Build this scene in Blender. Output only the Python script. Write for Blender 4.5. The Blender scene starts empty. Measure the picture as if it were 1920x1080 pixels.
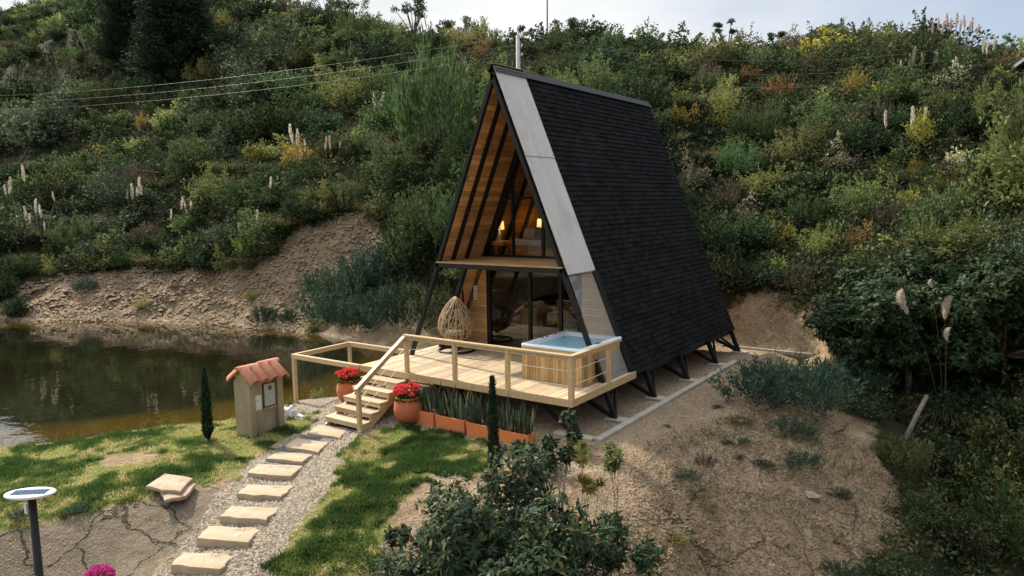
import bpy, math, random
import numpy as np
from mathutils import Vector, Matrix
S = bpy.context.scene
COL = S.collection
RNG = np.random.default_rng(7)
random.seed(7)

# ------------------------------------------------------------------ camera
FPX = 1362.86
CAM = np.array([10.1749, -13.7727, 3.9285])
YAW, PITCH, ROLL = -0.6153, 0.1172, -0.0148
_f = np.array([math.sin(YAW)*math.cos(PITCH), math.cos(YAW)*math.cos(PITCH), -math.sin(PITCH)])
_r = np.array([math.cos(YAW), -math.sin(YAW), 0.0])
_u = np.cross(_r, _f)
CR = _r*math.cos(ROLL)+_u*math.sin(ROLL)
CU = -_r*math.sin(ROLL)+_u*math.cos(ROLL)
cam = bpy.data.cameras.new("camera")
cam.sensor_width = 36.0
cam.lens = FPX/1920*36.0
cam.clip_end = 2000
camo = bpy.data.objects.new("camera", cam)
COL.objects.link(camo)
camo.matrix_world = Matrix(((CR[0], CU[0], -_f[0], CAM[0]), (CR[1], CU[1], -_f[1], CAM[1]),
                            (CR[2], CU[2], -_f[2], CAM[2]), (0, 0, 0, 1)))
S.camera = camo

# ------------------------------------------------------------------ light
SUN_EL = math.radians(40)
SUN_AZ = math.radians(-12)          # heading the light travels, from +x
sd = np.array([math.cos(SUN_AZ)*math.cos(SUN_EL), math.sin(SUN_AZ)*math.cos(SUN_EL), -math.sin(SUN_EL)])
sun = bpy.data.lights.new("sun", 'SUN')
sun.energy = 4.8
sun.angle = math.radians(2.2)
sun.color = (1.0, 0.90, 0.76)
suno = bpy.data.objects.new("sun", sun)
COL.objects.link(suno)
suno.rotation_euler = Vector(sd).to_track_quat('-Z', 'Y').to_euler()
W = bpy.data.worlds.new("World")
S.world = W
W.use_nodes = True
nt = W.node_tree
nt.nodes.clear()
def wn(t, **k):
    n = nt.nodes.new(t)
    for a, b in k.items():
        setattr(n, a, b)
    return n
out = wn('ShaderNodeOutputWorld')
bg = wn('ShaderNodeBackground')
sky = wn('ShaderNodeTexSky')
sky.sky_type = 'NISHITA'
sky.sun_disc = False
sky.sun_elevation = SUN_EL
sky.sun_rotation = math.atan2(-sd[0], -sd[1])
sky.altitude = 2600
SKY = 0.1
bg.inputs['Strength'].default_value = SKY
tc = wn('ShaderNodeTexCoord')
mp = wn('ShaderNodeMapping')
mp.inputs['Scale'].default_value = (1.6, 1.6, 4.5)
mp.inputs['Location'].default_value = (3.1, 0.4, 1.0)
nz = wn('ShaderNodeTexNoise')
nz.inputs['Scale'].default_value = 1.6
nz.inputs['Detail'].default_value = 8
nz.inputs['Roughness'].default_value = 0.55
nt.links.new(tc.outputs['Generated'], mp.inputs['Vector'])
nt.links.new(mp.outputs['Vector'], nz.inputs['Vector'])
dot = wn('ShaderNodeVectorMath', operation='DOT_PRODUCT')   # cloudier towards the left of the ridge
dot.inputs[1].default_value = (-1.25, 0.0, 0.1)
nt.links.new(tc.outputs['Generated'], dot.inputs[0])
ad = wn('ShaderNodeMath', operation='ADD')
nt.links.new(nz.outputs['Fac'], ad.inputs[0])
nt.links.new(dot.outputs['Value'], ad.inputs[1])
cr = wn('ShaderNodeValToRGB')
cr.color_ramp.elements[0].position = 0.50
cr.color_ramp.elements[0].color = (0.36, 0.36, 0.36, 1)
cr.color_ramp.elements[1].position = 1.0
cr.color_ramp.elements[1].color = (1, 1, 1, 1)
nt.links.new(ad.outputs[0], cr.inputs['Fac'])
nz2 = wn('ShaderNodeTexNoise')
nz2.inputs['Scale'].default_value = 3.0
nz2.inputs['Detail'].default_value = 6
nt.links.new(mp.outputs['Vector'], nz2.inputs['Vector'])
cc = wn('ShaderNodeMix', data_type='RGBA')
cc.inputs['A'].default_value = (5.6, 6.0, 6.3, 1)
cc.inputs['B'].default_value = (9.4, 9.3, 9.1, 1)
nt.links.new(nz2.outputs['Fac'], cc.inputs['Factor'])
sz = wn('ShaderNodeSeparateXYZ'); nt.links.new(tc.outputs['Generated'], sz.inputs[0])      # overcast is brighter overhead
zr = wn('ShaderNodeMapRange'); nt.links.new(sz.outputs[2], zr.inputs['Value'])
zr.inputs['From Min'].default_value = .25; zr.inputs['From Max'].default_value = .9; zr.inputs['To Min'].default_value = 1.0; zr.inputs['To Max'].default_value = 2.6
zm = wn('ShaderNodeVectorMath', operation='MULTIPLY'); nt.links.new(cc.outputs['Result'], zm.inputs[0]); nt.links.new(zr.outputs[0], zm.inputs[1])
mx = wn('ShaderNodeMix', data_type='RGBA')
nt.links.new(cr.outputs['Color'], mx.inputs['Factor'])
nt.links.new(sky.outputs['Color'], mx.inputs['A'])
nt.links.new(zm.outputs[0], mx.inputs['B'])
nt.links.new(mx.outputs['Result'], bg.inputs['Color'])
nt.links.new(bg.outputs[0], out.inputs[0])
S.view_settings.view_transform = 'Standard'
S.view_settings.look = 'None'
S.view_settings.gamma = 1
S.view_settings.exposure = 0.34

# ------------------------------------------------------------------ pixel <-> place helpers
def ray(u, v):
    return _f+CR*(u-960)/FPX-CU*(v-540)/FPX
def at_r(u, v, r):
    d = ray(u, v); t = r/math.hypot(d[0], d[1]); return CAM+d*t
def at_z(u, v, z):
    d = ray(u, v); t = (z-CAM[2])/d[2]; return CAM+d*t
def proj(P):
    d = np.asarray(P, float)-CAM
    w = d@_f
    return 960+FPX*(d@CR)/w, 540-FPX*(d@CU)/w, w
def vnoise(x, y, s, seed=0):
    x = np.asarray(x, float)/s+seed*17.3; y = np.asarray(y, float)/s+seed*9.1
    xi = np.floor(x); yi = np.floor(y); fx = x-xi; fy = y-yi
    def h(a, b):
        q = np.sin(a*127.1+b*311.7+seed*3.7)*43758.5453
        return q-np.floor(q)
    sx = fx*fx*(3-2*fx); sy = fy*fy*(3-2*fy)
    return (h(xi, yi)*(1-sx)+h(xi+1, yi)*sx)*(1-sy)+(h(xi, yi+1)*(1-sx)+h(xi+1, yi+1)*sx)*sy-0.5

# ------------------------------------------------------------------ terrain heights
WATER = -1.5
ctl = []
for x in np.linspace(-3.2, 3.6, 5):
    for y in np.linspace(-1.0, 9.6, 6):
        ctl.append((x, y, -0.8))
ctl += [(-2.1, -3.2, -1.06), (-1.2, -2.4, -1.0), (-.8, -2.0, -1.02), (.8, -2.0, -1.07), (2.4, -1.95, -1.12), (3.4, -1.6, -.95),
        (-3.6, -1.5, -1.02), (-4.3, -1.8, -1.2), (-5.6, -1.6, -1.36), (-3.3, -3.2, -1.18), (-3.7, -4.2, -1.24), (-4.3, -3.4, -1.25),
        (-4.3, -5.0, -1.24), (-5.5, -4.6, -1.33), (-7, -6, -1.36), (-3, -5.2, -1.26), (-1.92, -5.8, -1.3), (-2.67, -7.78, -1.38),
        (-3.8, -9.2, -1.42), (-5.5, -8.5, -1.38), (-7, -9.5, -1.4), (-5, -11, -1.5), (-10, -11, -1.55)]
STONES = [(615, 808, -1.10), (575, 834, -1.14), (543, 856, -1.18), (516, 882, -1.24), (498, 920, -1.33), (468, 962, -1.43), (430, 1002, -1.55), (380, 1052, -1.7)]
for u, v, z in STONES:
    p = at_z(u, v, z); ctl.append((p[0], p[1], z-0.05))
ctl += [(.62, -2.9, -1.1), (1.9, -3.2, -1.15), (.85, -5.4, -1.3), (-.3, -4.6, -1.2), (2.2, -5.2, -1.45), (1.3, -7.2, -1.8), (3.0, -7.5, -2.3),
        (0.2, -9.0, -2.1), (-1.0, -9.2, -2.15), (-1.9, -9.6, -2.35), (-2.6, -10.6, -2.6), (2, -10, -2.6), (4.2, -11.5, -2.9), (8, -12, -3.6), (12, -18, -4.6), (4, -18, -4),
        (-3.2, -12.0, -2.7), (-1.25, -7.3, -1.62), (-1.7, -8.3, -1.9),
        (5, -1.5, -1.05), (4.4, .5, -.86), (5.2, 3, -.9), (7, 5, -1.05), (6.6, 7.6, -.85), (5, 9.5, -.75), (5, -4, -2.0), (6, -7, -3.4), (4.3, -3, -1.35), (6.2, -3, -2.3), (7.6, -3, -3.2), (6.7, -1, -1.75), (7.4, 1.2, -1.6),
        (8.3, -1, -2.8), (6.3, 0.8, -1.1), (9.2, 1, -2.6), (8.6, 4, -1.5), (11, 4, -3.1), (12, -3, -4.6), (14, 8, -2.6), (18, 0, -4.0), (9, -8, -3.6), (18, -12, -5), (40, -10, 1), (60, -20, 9), (40, 25, 0), (70, 20, 3), (45, 50, 3), (80, 90, 8), (30, -50, 3), (10, -50, 2), (-20, -55, 3), (40, -75, 14), (5, -80, 14), (-35, -85, 13), (80, -60, 18), (20, -110, 22), (-30, -120, 20), (-80, -60, 8),
        (9.5, 8, -1.0), (12, 12, .1)]
# pond bed and shores (z of the ground where the waterline runs = WATER)
for u, v in [(0, 838), (200, 815), (300, 800), (440, 786), (560, 752)]:
    p = at_z(u, v, WATER); ctl.append((p[0], p[1], WATER))
for u, v in [(-150, 598), (0, 601), (150, 603), (300, 606), (440, 612), (540, 622), (620, 634), (700, 650)]:
    p = at_z(u, v, WATER); ctl.append((p[0], p[1], WATER+.02))
ctl += [(-4.6, 1.0, -1.55), (-4.0, 3.6, -1.3), (-4.5, 6, -1.3), (-7.2, -3.0, -1.95), (-7.3, -0.5, -2.0), (-9.5, -5.5, -2.2), (-13, -4, -3.2), (-10, 1.5, -2.9), (-16, 0, -3.6),
        (-22, -2, -3.4), (-26, 0, -2.8), (-30, -5, -2.8), (-14, -10, -2.6), (-22, -14, -2.6), (-36, -12, -1.6), (-44, -20, 1.0), (-18, 3.5, -2.6), (-6.8, 2.6, -1.8)]
HILL = {
 -420: [(520, 60), (345, 130), (290, 300)],
 -260: [(500, 52), (365, 90), (290, 180), (250, 310)],
 -110: [(500, 50), (338, 90), (262, 185), (185, 310)],
 -30: [(503, 49), (330, 84), (242, 180), (64, 310)],
 60: [(505, 48), (325, 80), (218, 172), (8, 300)],
 160: [(510, 45.5), (322, 72), (165, 135), (-5, 235)],
 300: [(500, 42.8), (320, 58), (150, 84), (-35, 118)],
 420: [(492, 40.5), (350, 49), (200, 63), (60, 82), (-20, 102)],
 520: [(490, 37.2), (410, 40), (300, 48), (150, 61), (20, 80)],
 600: [(430, 37.0), (300, 46), (150, 59), (55, 77)],
 700: [(408, 36.0), (250, 46), (110, 62), (72, 74)],
 790: [(500, 30.0), (400, 34), (250, 43), (90, 62)],
 860: [(430, 31.5), (300, 38), (150, 52), (95, 63)],
 960: [(430, 29.5), (250, 40), (100, 59)],
 1080: [(430, 28.5), (250, 38), (104, 57)],
 1200: [(430, 28.0), (250, 37), (110, 56)],
 1310: [(560, 25.3), (420, 30), (230, 40), (113, 55)],
 1420: [(640, 22.8), (560, 25), (500, 27), (400, 31), (250, 39), (112, 53)],
 1530: [(560, 24.2), (500, 26.5), (350, 32), (200, 41), (100, 51)],
 1650: [(560, 23.0), (480, 26), (350, 31), (200, 39), (88, 49)],
 1780: [(560, 22.5), (470, 25.5), (330, 31), (200, 38), (100, 47)],
 1900: [(560, 22.0), (470, 25), (330, 30), (220, 36), (125, 46)],
 2060: [(560, 21.5), (440, 26), (300, 31), (170, 42)],
 2250: [(580, 21.0), (440, 26), (300, 31), (180, 42)]}
for u, l in HILL.items():
    for v, r in l:
        p = at_r(u, v, r); ctl.append(tuple(p))
    p = at_r(u, l[-1][0], l[-1][1]); d = (p-CAM); d[2] = 0; d /= np.linalg.norm(d)
    q = p+d*16; ctl.append((q[0], q[1], p[2]+.3))
    q = p+d*60; ctl.append((q[0], q[1], p[2]-4))
ctl = np.array(ctl)
_n = len(ctl)
def _U(d2):
    return d2*np.log(d2+1e-9)*0.5
_D2 = ((ctl[:, None, :2]-ctl[None, :, :2])**2).sum(-1)
_A = np.zeros((_n+3, _n+3))
_A[:_n, :_n] = _U(_D2)+np.eye(_n)*0.25
_A[:_n, _n] = 1; _A[:_n, _n+1:] = ctl[:, :2]
_A[_n, :_n] = 1; _A[_n+1:, :_n] = ctl[:, :2].T
_w = np.linalg.solve(_A, np.concatenate([ctl[:, 2], np.zeros(3)]))
def hz(x, y, detail=True):
    x = np.asarray(x, float); y = np.asarray(y, float)
    sh = x.shape; xf = x.ravel(); yf = y.ravel()
    o = np.empty(len(xf))
    for i in range(0, len(xf), 20000):
        a = xf[i:i+20000]; b = yf[i:i+20000]
        d2 = (a[:, None]-ctl[None, :, 0])**2+(b[:, None]-ctl[None, :, 1])**2
        o[i:i+20000] = _U(d2)@_w[:_n]+_w[_n]+_w[_n+1]*a+_w[_n+2]*b
    R = np.hypot(xf-CAM[0], yf-CAM[1])
    far = np.clip((R-330)/70, 0, 1)
    o = np.clip(o, -8, 95)
    o = o*(1-far)+far*9.0
    dx = np.maximum(np.maximum(-3.4-xf, xf-3.7), 0); dy = np.maximum(np.maximum(-1.55-yf, yf-9.6), 0)
    w = np.clip(1-np.hypot(dx, dy)/0.7, 0, 1); w = w*w*(3-2*w)
    if detail:
        amp = np.clip((R-6)/60, 0.02, 1)
        nzv = vnoise(xf, yf, 7, 1)*1.2*np.clip((R-24)/20, 0, 1)+vnoise(xf, yf, 1.7, 2)*.22+vnoise(xf, yf, .6, 3)*.09+vnoise(xf, yf, .25, 5)*.04
        bk = np.clip((R-24)/6, 0, 1)*np.clip((9-o)/3, 0, 1)*np.clip((R-20)/10, 0, 1)+np.clip((xf-4.6)/1.5, 0, 1)*np.clip((22-R)/6, 0, 1)*.9
        w1 = xf+vnoise(xf, yf, 1.9, 11)*1.5; w2 = yf+vnoise(xf, yf, 1.9, 12)*1.5
        rg = (1-np.abs(vnoise(w1, w2, 1.3, 13))*4)*.16+(1-np.abs(vnoise(w1, w2, .55, 14))*4)*.08+np.abs(vnoise(w1, w2, 3.5, 15))*.5-.15
        nzv = nzv+rg*bk+vnoise(w1, w2, .22, 16)*.10*np.clip(bk, 0, 1)
        calm = np.clip((np.hypot(xf+1.5, yf+4)-5)/5, .3, 1)
        wet = np.clip(np.abs(o-WATER)/.5, .35, 1)
        o = o+nzv*calm*wet
    o = o*(1-w)+w*(-0.8)
    return o.reshape(sh)
def gp(u, v, lift=0.0, tmin=4.0):
    d = ray(u, v)
    t = tmin*1.012**np.arange(0, 300)
    P = CAM[None]+d[None]*t[:, None]
    below = P[:, 2] < hz(P[:, 0], P[:, 1])+lift
    i = int(np.argmax(below))
    if not below[i]:
        g = P[:, 2]-hz(P[:, 0], P[:, 1])+np.where(t < 20, 99, 0); p = P[int(np.argmin(g))]; p[2] = float(hz(p[0], p[1])); return p
    a, b = t[max(i-1, 0)], t[i]
    for _ in range(12):
        m = .5*(a+b); p = CAM+d*m
        if p[2] < float(hz(p[0], p[1]))+lift: b = m
        else: a = m
    p = CAM+d*b
    p[2] = float(hz(p[0], p[1]))
    return p
def inpoly(x, y, poly):
    x = np.asarray(x); y = np.asarray(y); r = np.zeros(x.shape, bool)
    n = len(poly); j = n-1
    for i in range(n):
        xi, yi = poly[i][0], poly[i][1]; xj, yj = poly[j][0], poly[j][1]
        c = ((yi > y) != (yj > y)) & (x < (xj-xi)*(y-yi)/((yj-yi) if yj != yi else 1e-9)+xi)
        r ^= c; j = i
    return r
def gpoly(px):
    return [tuple(gp(u, v)[:2]) for u, v in px]

# ------------------------------------------------------------------ materials
def newmat(name):
    m = bpy.data.materials.new(name); m.use_nodes = True
    t = m.node_tree; t.nodes.clear()
    o = t.nodes.new('ShaderNodeOutputMaterial')
    return m, t, o
def N(t, typ, ins=None, **k):
    n = t.nodes.new(typ)
    for a, b in k.items(): setattr(n, a, b)
    if ins:
        for a, b in ins.items():
            if isinstance(b, bpy.types.NodeSocket): t.links.new(b, n.inputs[a])
            else: n.inputs[a].default_value = b
    return n
def c4(c): return (c[0], c[1], c[2], 1)
def mix(t, f, a, b):
    n = t.nodes.new('ShaderNodeMix'); n.data_type = 'RGBA'
    for k, v in (('Factor', f), ('A', a), ('B', b)):
        if isinstance(v, bpy.types.NodeSocket): t.links.new(v, n.inputs[k])
        else: n.inputs[k].default_value = v if k == 'Factor' else c4(v)
    return n.outputs['Result']
def ramp(t, f, a, b, ca=(0, 0, 0), cb=(1, 1, 1)):
    n = t.nodes.new('ShaderNodeValToRGB')
    n.color_ramp.elements[0].position = a; n.color_ramp.elements[1].position = b
    n.color_ramp.elements[0].color = c4(ca); n.color_ramp.elements[1].color = c4(cb)
    t.links.new(f, n.inputs['Fac']); return n.outputs['Color']
def pm(name, c1, c2=None, scale=6, rough=.6, bump=0., bscale=None, metallic=0., stretch=(1, 1, 1), tone=0., spec=.5, dirt=None, dscale=1.2, dlo=.5, dhi=.75):
    m, t, o = newmat(name)
    tcn = N(t, 'ShaderNodeTexCoord'); mpn = N(t, 'ShaderNodeMapping', {'Vector': tcn.outputs['Object'], 'Scale': stretch})
    c2 = c2 or tuple(x*.8 for x in c1)
    n1 = N(t, 'ShaderNodeTexNoise', {'Vector': mpn.outputs[0], 'Scale': scale, 'Detail': 6, 'Roughness': .6})
    col = mix(t, ramp(t, n1.outputs['Fac'], .35, .65), c1, c2)
    if tone:
        a = N(t, 'ShaderNodeAttribute', attribute_name='tone')
        mr = N(t, 'ShaderNodeMapRange', {'Value': a.outputs['Fac'], 'To Min': 1-tone, 'To Max': 1+tone})
        col = N(t, 'ShaderNodeVectorMath', {0: col, 1: mr.outputs[0]}, operation='MULTIPLY').outputs[0]
    if dirt:
        n3 = N(t, 'ShaderNodeTexNoise', {'Vector': tcn.outputs['Object'], 'Scale': dscale, 'Detail': 7, 'Roughness': .65})
        col = mix(t, ramp(t, n3.outputs['Fac'], dlo, dhi), col, dirt)
        # ramp colour used as factor
    b = N(t, 'ShaderNodeBsdfPrincipled', {'Base Color': col, 'Roughness': rough, 'Metallic': metallic, 'Specular IOR Level': spec})
    if bump:
        nb = N(t, 'ShaderNodeTexNoise', {'Vector': mpn.outputs[0], 'Scale': bscale or scale*3, 'Detail': 5})
        bp = N(t, 'ShaderNodeBump', {'Height': nb.outputs['Fac'], 'Strength': bump, 'Distance': .02})
        t.links.new(bp.outputs[0], b.inputs['Normal'])
    t.links.new(b.outputs[0], o.inputs[0])
    return m
def leafmat(name, dark, light, third=None, trans=.3, rough=.7, var=.36, spec=.09):
    m, t, o = newmat(name)
    a = N(t, 'ShaderNodeAttribute', attribute_name='tone')
    oi = N(t, 'ShaderNodeObjectInfo')
    col = mix(t, a.outputs['Fac'], dark, light)
    if third:
        g = N(t, 'ShaderNodeMath', {0: a.outputs['Fac'], 1: 37.7}, operation='MULTIPLY')
        fr = N(t, 'ShaderNodeMath', {0: g.outputs[0]}, operation='FRACT')
        col = mix(t, ramp(t, fr.outputs[0], .82, .9), col, third)
    br = N(t, 'ShaderNodeMapRange', {'Value': oi.outputs['Random'], 'To Min': 1-var, 'To Max': 1+var})
    hs = N(t, 'ShaderNodeMath', {0: oi.outputs['Random'], 1: 7.13}, operation='MULTIPLY')
    hf = N(t, 'ShaderNodeMath', {0: hs.outputs[0]}, operation='FRACT')
    hr = N(t, 'ShaderNodeMapRange', {'Value': hf.outputs[0], 'To Min': .5-var*.12, 'To Max': .5+var*.10})
    h = N(t, 'ShaderNodeHueSaturation', {'Color': col, 'Hue': hr.outputs[0], 'Saturation': .88, 'Value': br.outputs[0]})
    b = N(t, 'ShaderNodeBsdfPrincipled', {'Base Color': h.outputs[0], 'Roughness': rough, 'Specular IOR Level': spec})
    tr = N(t, 'ShaderNodeBsdfTranslucent', {'Color': h.outputs[0]})
    ms = N(t, 'ShaderNodeMixShader', {'Fac': trans, 1: b.outputs[0], 2: tr.outputs[0]})
    t.links.new(ms.outputs[0], o.inputs[0])
    return m
def glassmat(name, tint=(.9, .93, .92), refl=1.0, rough=0.0):
    m, t, o = newmat(name)
    fr = N(t, 'ShaderNodeFresnel', {'IOR': 1.55})
    mu = N(t, 'ShaderNodeMath', {0: fr.outputs[0], 1: refl}, operation='MULTIPLY'); mu.use_clamp = True
    tr = N(t, 'ShaderNodeBsdfTransparent', {'Color': c4(tint)})
    gl = N(t, 'ShaderNodeBsdfGlossy', {'Color': (1, 1, 1, 1), 'Roughness': rough})
    ms = N(t, 'ShaderNodeMixShader', {'Fac': mu.outputs[0], 1: tr.outputs[0], 2: gl.outputs[0]})
    t.links.new(ms.outputs[0], o.inputs[0]); return m
def emat(name, col, strength):
    m, t, o = newmat(name)
    b = N(t, 'ShaderNodeBsdfPrincipled', {'Base Color': c4(col), 'Roughness': .8, 'Emission Color': c4(col), 'Emission Strength': strength})
    t.links.new(b.outputs[0], o.inputs[0]); return m

M = {}
M['black'] = pm('black_steel', (.008, .008, .009), (.014, .014, .015), 4, .5, spec=.3)
M['shingle'] = pm('asphalt_shingle', (.0065, .0068, .0075), (.012, .0122, .0135), 9, .9, .35, 90, tone=.5, spec=.12, dirt=(.022, .022, .023), dscale=.9, dlo=.5, dhi=.85)
M['sheet'] = pm('galvanised_sheet', (.64, .615, .565), (.54, .515, .475), 1.6, .42, .05, 8, spec=.5, stretch=(1, 3.5, .35), dirt=(.46, .43, .385), dscale=1.3, dlo=.5, dhi=.8)
M['flash'] = pm('ridge_flashing', (.35, .36, .34), (.2, .22, .18), 9, .6)
M['pine'] = pm('pine_lining', (.74, .41, .16), (.56, .29, .10), 3, .6, .15, 10, stretch=(3, .5, 6), tone=.35)
M['siding'] = pm('pine_siding', (.72, .46, .22), (.60, .36, .16), 3, .55, .15, 12, stretch=(.5, 2, 9), tone=.2)
M['deck'] = pm('deck_boards', (.60, .46, .30), (.48, .35, .21), 4, .6, .2, 14, stretch=(9, .7, 3), tone=.3, dirt=(.36, .28, .19), dscale=1.6, dlo=.5, dhi=.8)
M['timber'] = pm('planed_timber', (.58, .43, .24), (.47, .33, .16), 3, .55, .12, 12, stretch=(5, 5, 5), tone=.10, dirt=(.36, .24, .12), dscale=5, dlo=.66, dhi=.78)
M['slat'] = pm('tub_cladding', (.56, .37, .17), (.42, .26, .11), 3, .5, .12, 12, stretch=(6, 6, .8), tone=.28)
M['floorwood'] = pm('floor_boards', (.46, .29, .13), (.36, .22, .1), 3, .5, 0, stretch=(1, 6, 1), tone=.15)
M['shell'] = pm('tub_shell', (.74, .82, .85), (.68, .78, .83), 3, .25)
M['white'] = pm('white_cloth', (.72, .70, .66), (.62, .60, .56), 5, .9, .2)
M['grey'] = pm('grey_cloth', (.26, .24, .21), (.2, .18, .16), 5, .9, .2)
M['red'] = pm('red_cloth', (.6, .07, .05), (.45, .05, .04), 5, .9)
M['rattan'] = pm('rattan', (.56, .41, .26), (.40, .28, .17), 20, .6, spec=.3)
M['terra'] = pm('terracotta', (.56, .165, .065), (.46, .13, .055), 3, .75, .15, 20, dirt=(.5, .24, .15), dscale=4, dlo=.55, dhi=.85)
M['terrabox'] = pm('terracotta_planter', (.78, .24, .085), (.70, .20, .07), 2.5, .7, .1, 30, dirt=(.52, .25, .13), dscale=2.5, dlo=.5, dhi=.9)
M['tile'] = pm('clay_tile', (.74, .34, .22), (.60, .25, .15), 9, .8, .2, 25, tone=.12)
M['render'] = pm('cement_render', (.38, .32, .205), (.30, .25, .155), 3, .9, .3, 20, stretch=(1, 1, .5), dirt=(.22, .21, .13), dscale=2, dlo=.5, dhi=.8)
M['boxgrey'] = pm('painted_metal', (.42, .45, .40), (.38, .41, .37), 5, .45)
M['paper'] = pm('paper', (.75, .76, .75), (.70, .71, .7), 5, .8)
M['darkgrey'] = pm('dark_metal', (.07, .075, .075), (.05, .05, .05), 5, .5)
M['soil'] = pm('potting_soil', (.10, .05, .025), (.05, .025, .012), 20, .95, .5)
M['flag'] = pm('flagstone', (.47, .385, .27), (.38, .30, .20), 3.5, .85, .55, 9, spec=.25, dirt=(.42, .27, .17), dscale=2.2, dlo=.58, dhi=.8)
M['slab'] = pm('pink_slab', (.42, .345, .245), (.34, .27, .185), 3, .85, .6, 10, dirt=(.36, .24, .16), dscale=3)
M['concrete'] = pm('concrete', (.42, .39, .33), (.33, .30, .25), 4, .9, .3, 30, dirt=(.27, .22, .16), dscale=2.5, dlo=.5, dhi=.75)
M['rock'] = pm('rock', (.36, .30, .22), (.25, .2, .15), 6, .9, .5)
M['bark'] = pm('bark', (.12, .085, .055), (.07, .05, .035), 8, .9, .5, 20, stretch=(1, 1, .2))
M['barkpale'] = pm('pale_bark', (.30, .24, .17), (.2, .16, .11), 8, .9, .5, 20)
M['deadwood'] = pm('dead_wood', (.24, .2, .15), (.14, .115, .085), 8, .9, .5, 20)
M['polecon'] = pm('pole_concrete', (.5, .5, .48), (.42, .42, .4), 5, .8)
M['wire'] = pm('wire', (.16, .16, .155), (.14, .14, .13), 5, .5)
M['cable'] = pm('cable', (.62, .60, .55), (.5, .48, .44), 5, .5)
M['bag'] = pm('plastic_bag', (.78, .76, .77), (.6, .6, .63), 8, .4, .6, 14)
M['petal'] = leafmat('red_petals', (.72, .012, .006), (.9, .06, .015), trans=.25, var=.05)
M['magenta'] = leafmat('magenta_petals', (.45, .005, .18), (.75, .03, .38), trans=.25, var=.05)
M['potleaf'] = leafmat('pot_plant_leaves', (.03, .06, .01), (.28, .26, .03), trans=.3, var=.05)
M['snake'] = leafmat('snake_plant_leaves', (.028, .058, .038), (.10, .15, .085), third=(.28, .30, .12), trans=.05, var=.1, rough=.45)
# shrubs
M['s_dark'] = leafmat('dark_shrub_leaves', (.008, .020, .008), (.068, .112, .038), third=(.11, .13, .06), trans=.28)
M['s_mid'] = leafmat('mid_green_leaves', (.020, .042, .013), (.145, .215, .060), third=(.15, .17, .07), trans=.3)
M['s_olive'] = leafmat('olive_leaves', (.08, .10, .018), (.31, .33, .08), third=(.22, .22, .09), trans=.3)
M['s_grey'] = leafmat('grey_green_leaves', (.025, .04, .022), (.11, .145, .075), third=(.19, .21, .12), trans=.25)
M['s_teal'] = leafmat('teal_leaves', (.018, .044, .028), (.075, .145, .085), third=(.10, .15, .09), trans=.25)
M['s_yellow'] = leafmat('yellow_flower_leaves', (.09, .11, .015), (.50, .43, .045), trans=.3)
M['s_orange'] = leafmat('rust_leaves', (.14, .075, .018), (.44, .235, .06), trans=.3, var=.12)
M['s_cream'] = leafmat('cream_blossom_leaves', (.07, .09, .03), (.52, .47, .29), trans=.25)
M['s_brown'] = leafmat('dry_twigs', (.08, .06, .04), (.22, .17, .12), trans=.15)
M['grassblade'] = leafmat('coarse_grass', (.04, .06, .016), (.20, .21, .07), third=(.30, .24, .11), trans=.3)
M['drygrass'] = leafmat('dry_grass', (.13, .10, .03), (.36, .28, .09), trans=.3)
M['plume'] = leafmat('pampas_plume', (.62, .54, .42), (.85, .80, .68), trans=.4, var=.08)
M['plumepink'] = leafmat('pink_plume', (.55, .42, .36), (.74, .60, .52), trans=.4, var=.06)
M['conifer'] = leafmat('conifer_needles', (.012, .024, .013), (.05, .075, .035), trans=.2, var=.1)
M['cypress'] = leafmat('cypress_needles', (.008, .022, .014), (.035, .075, .038), third=(.10, .14, .05), trans=.15, var=.05)
M['bigleaf'] = leafmat('broad_leaves', (.008, .022, .007), (.045, .085, .022), third=(.09, .11, .05), trans=.2, rough=.6, var=.12, spec=.12)
M['whorl'] = leafmat('whorled_leaves', (.008, .024, .012), (.045, .09, .038), third=(.13, .13, .035), trans=.2, rough=.6, var=.1, spec=.12)
M['crestleaf'] = leafmat('crest_leaves', (.03, .05, .03), (.11, .14, .08), trans=.3, var=.1)
M['lawn'] = leafmat('lawn_blades', (.05, .11, .018), (.42, .48, .10), third=(.64, .50, .24), trans=.4, var=0, spec=.1)
M['litter'] = leafmat('undergrowth_leaves', (.010, .022, .008), (.10, .135, .042), third=(.2, .17, .08), trans=.3, var=0, spec=.1)
M['pebble'] = pm('pale_pebbles', (.34, .285, .215), (.22, .18, .13), 30, .85, tone=.35)
M['bluepebble'] = pm('dark_pebbles', (.12, .12, .13), (.045, .048, .058), 30, .6, tone=.6)
M['roofmetal'] = pm('shed_roof_metal', (.3, .34, .38), (.25, .28, .32), 5, .4)
M['glass'] = glassmat('window_glass', (.55, .60, .56), 1.4)
M['glassclear'] = glassmat('side_glass', (.88, .92, .90), .5)
M['glasshazy'] = glassmat('hazy_side_glass', (.92, .94, .94), 1.5, .02)
_t = M['glasshazy'].node_tree; _ms = [n for n in _t.nodes if n.type == 'MIX_SHADER'][0]; _o = [n for n in _t.nodes if n.type == 'OUTPUT_MATERIAL'][0]
_d = N(_t, 'ShaderNodeBsdfDiffuse', {'Color': (.75, .76, .76, 1)}); _m2 = N(_t, 'ShaderNodeMixShader', {'Fac': .22, 1: _ms.outputs[0], 2: _d.outputs[0]}); _t.links.new(_m2.outputs[0], _o.inputs[0])
M['glassupper'] = glassmat('gable_glass', (.9, .92, .9), 1.5)
m_, t_s, o_s = newmat('lamp_shade')
_e = N(t_s, 'ShaderNodeEmission', {'Color': (1.0, .66, .30, 1), 'Strength': .2}); _t = N(t_s, 'ShaderNodeBsdfTranslucent', {'Color': (.40, .31, .2, 1)})
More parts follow.
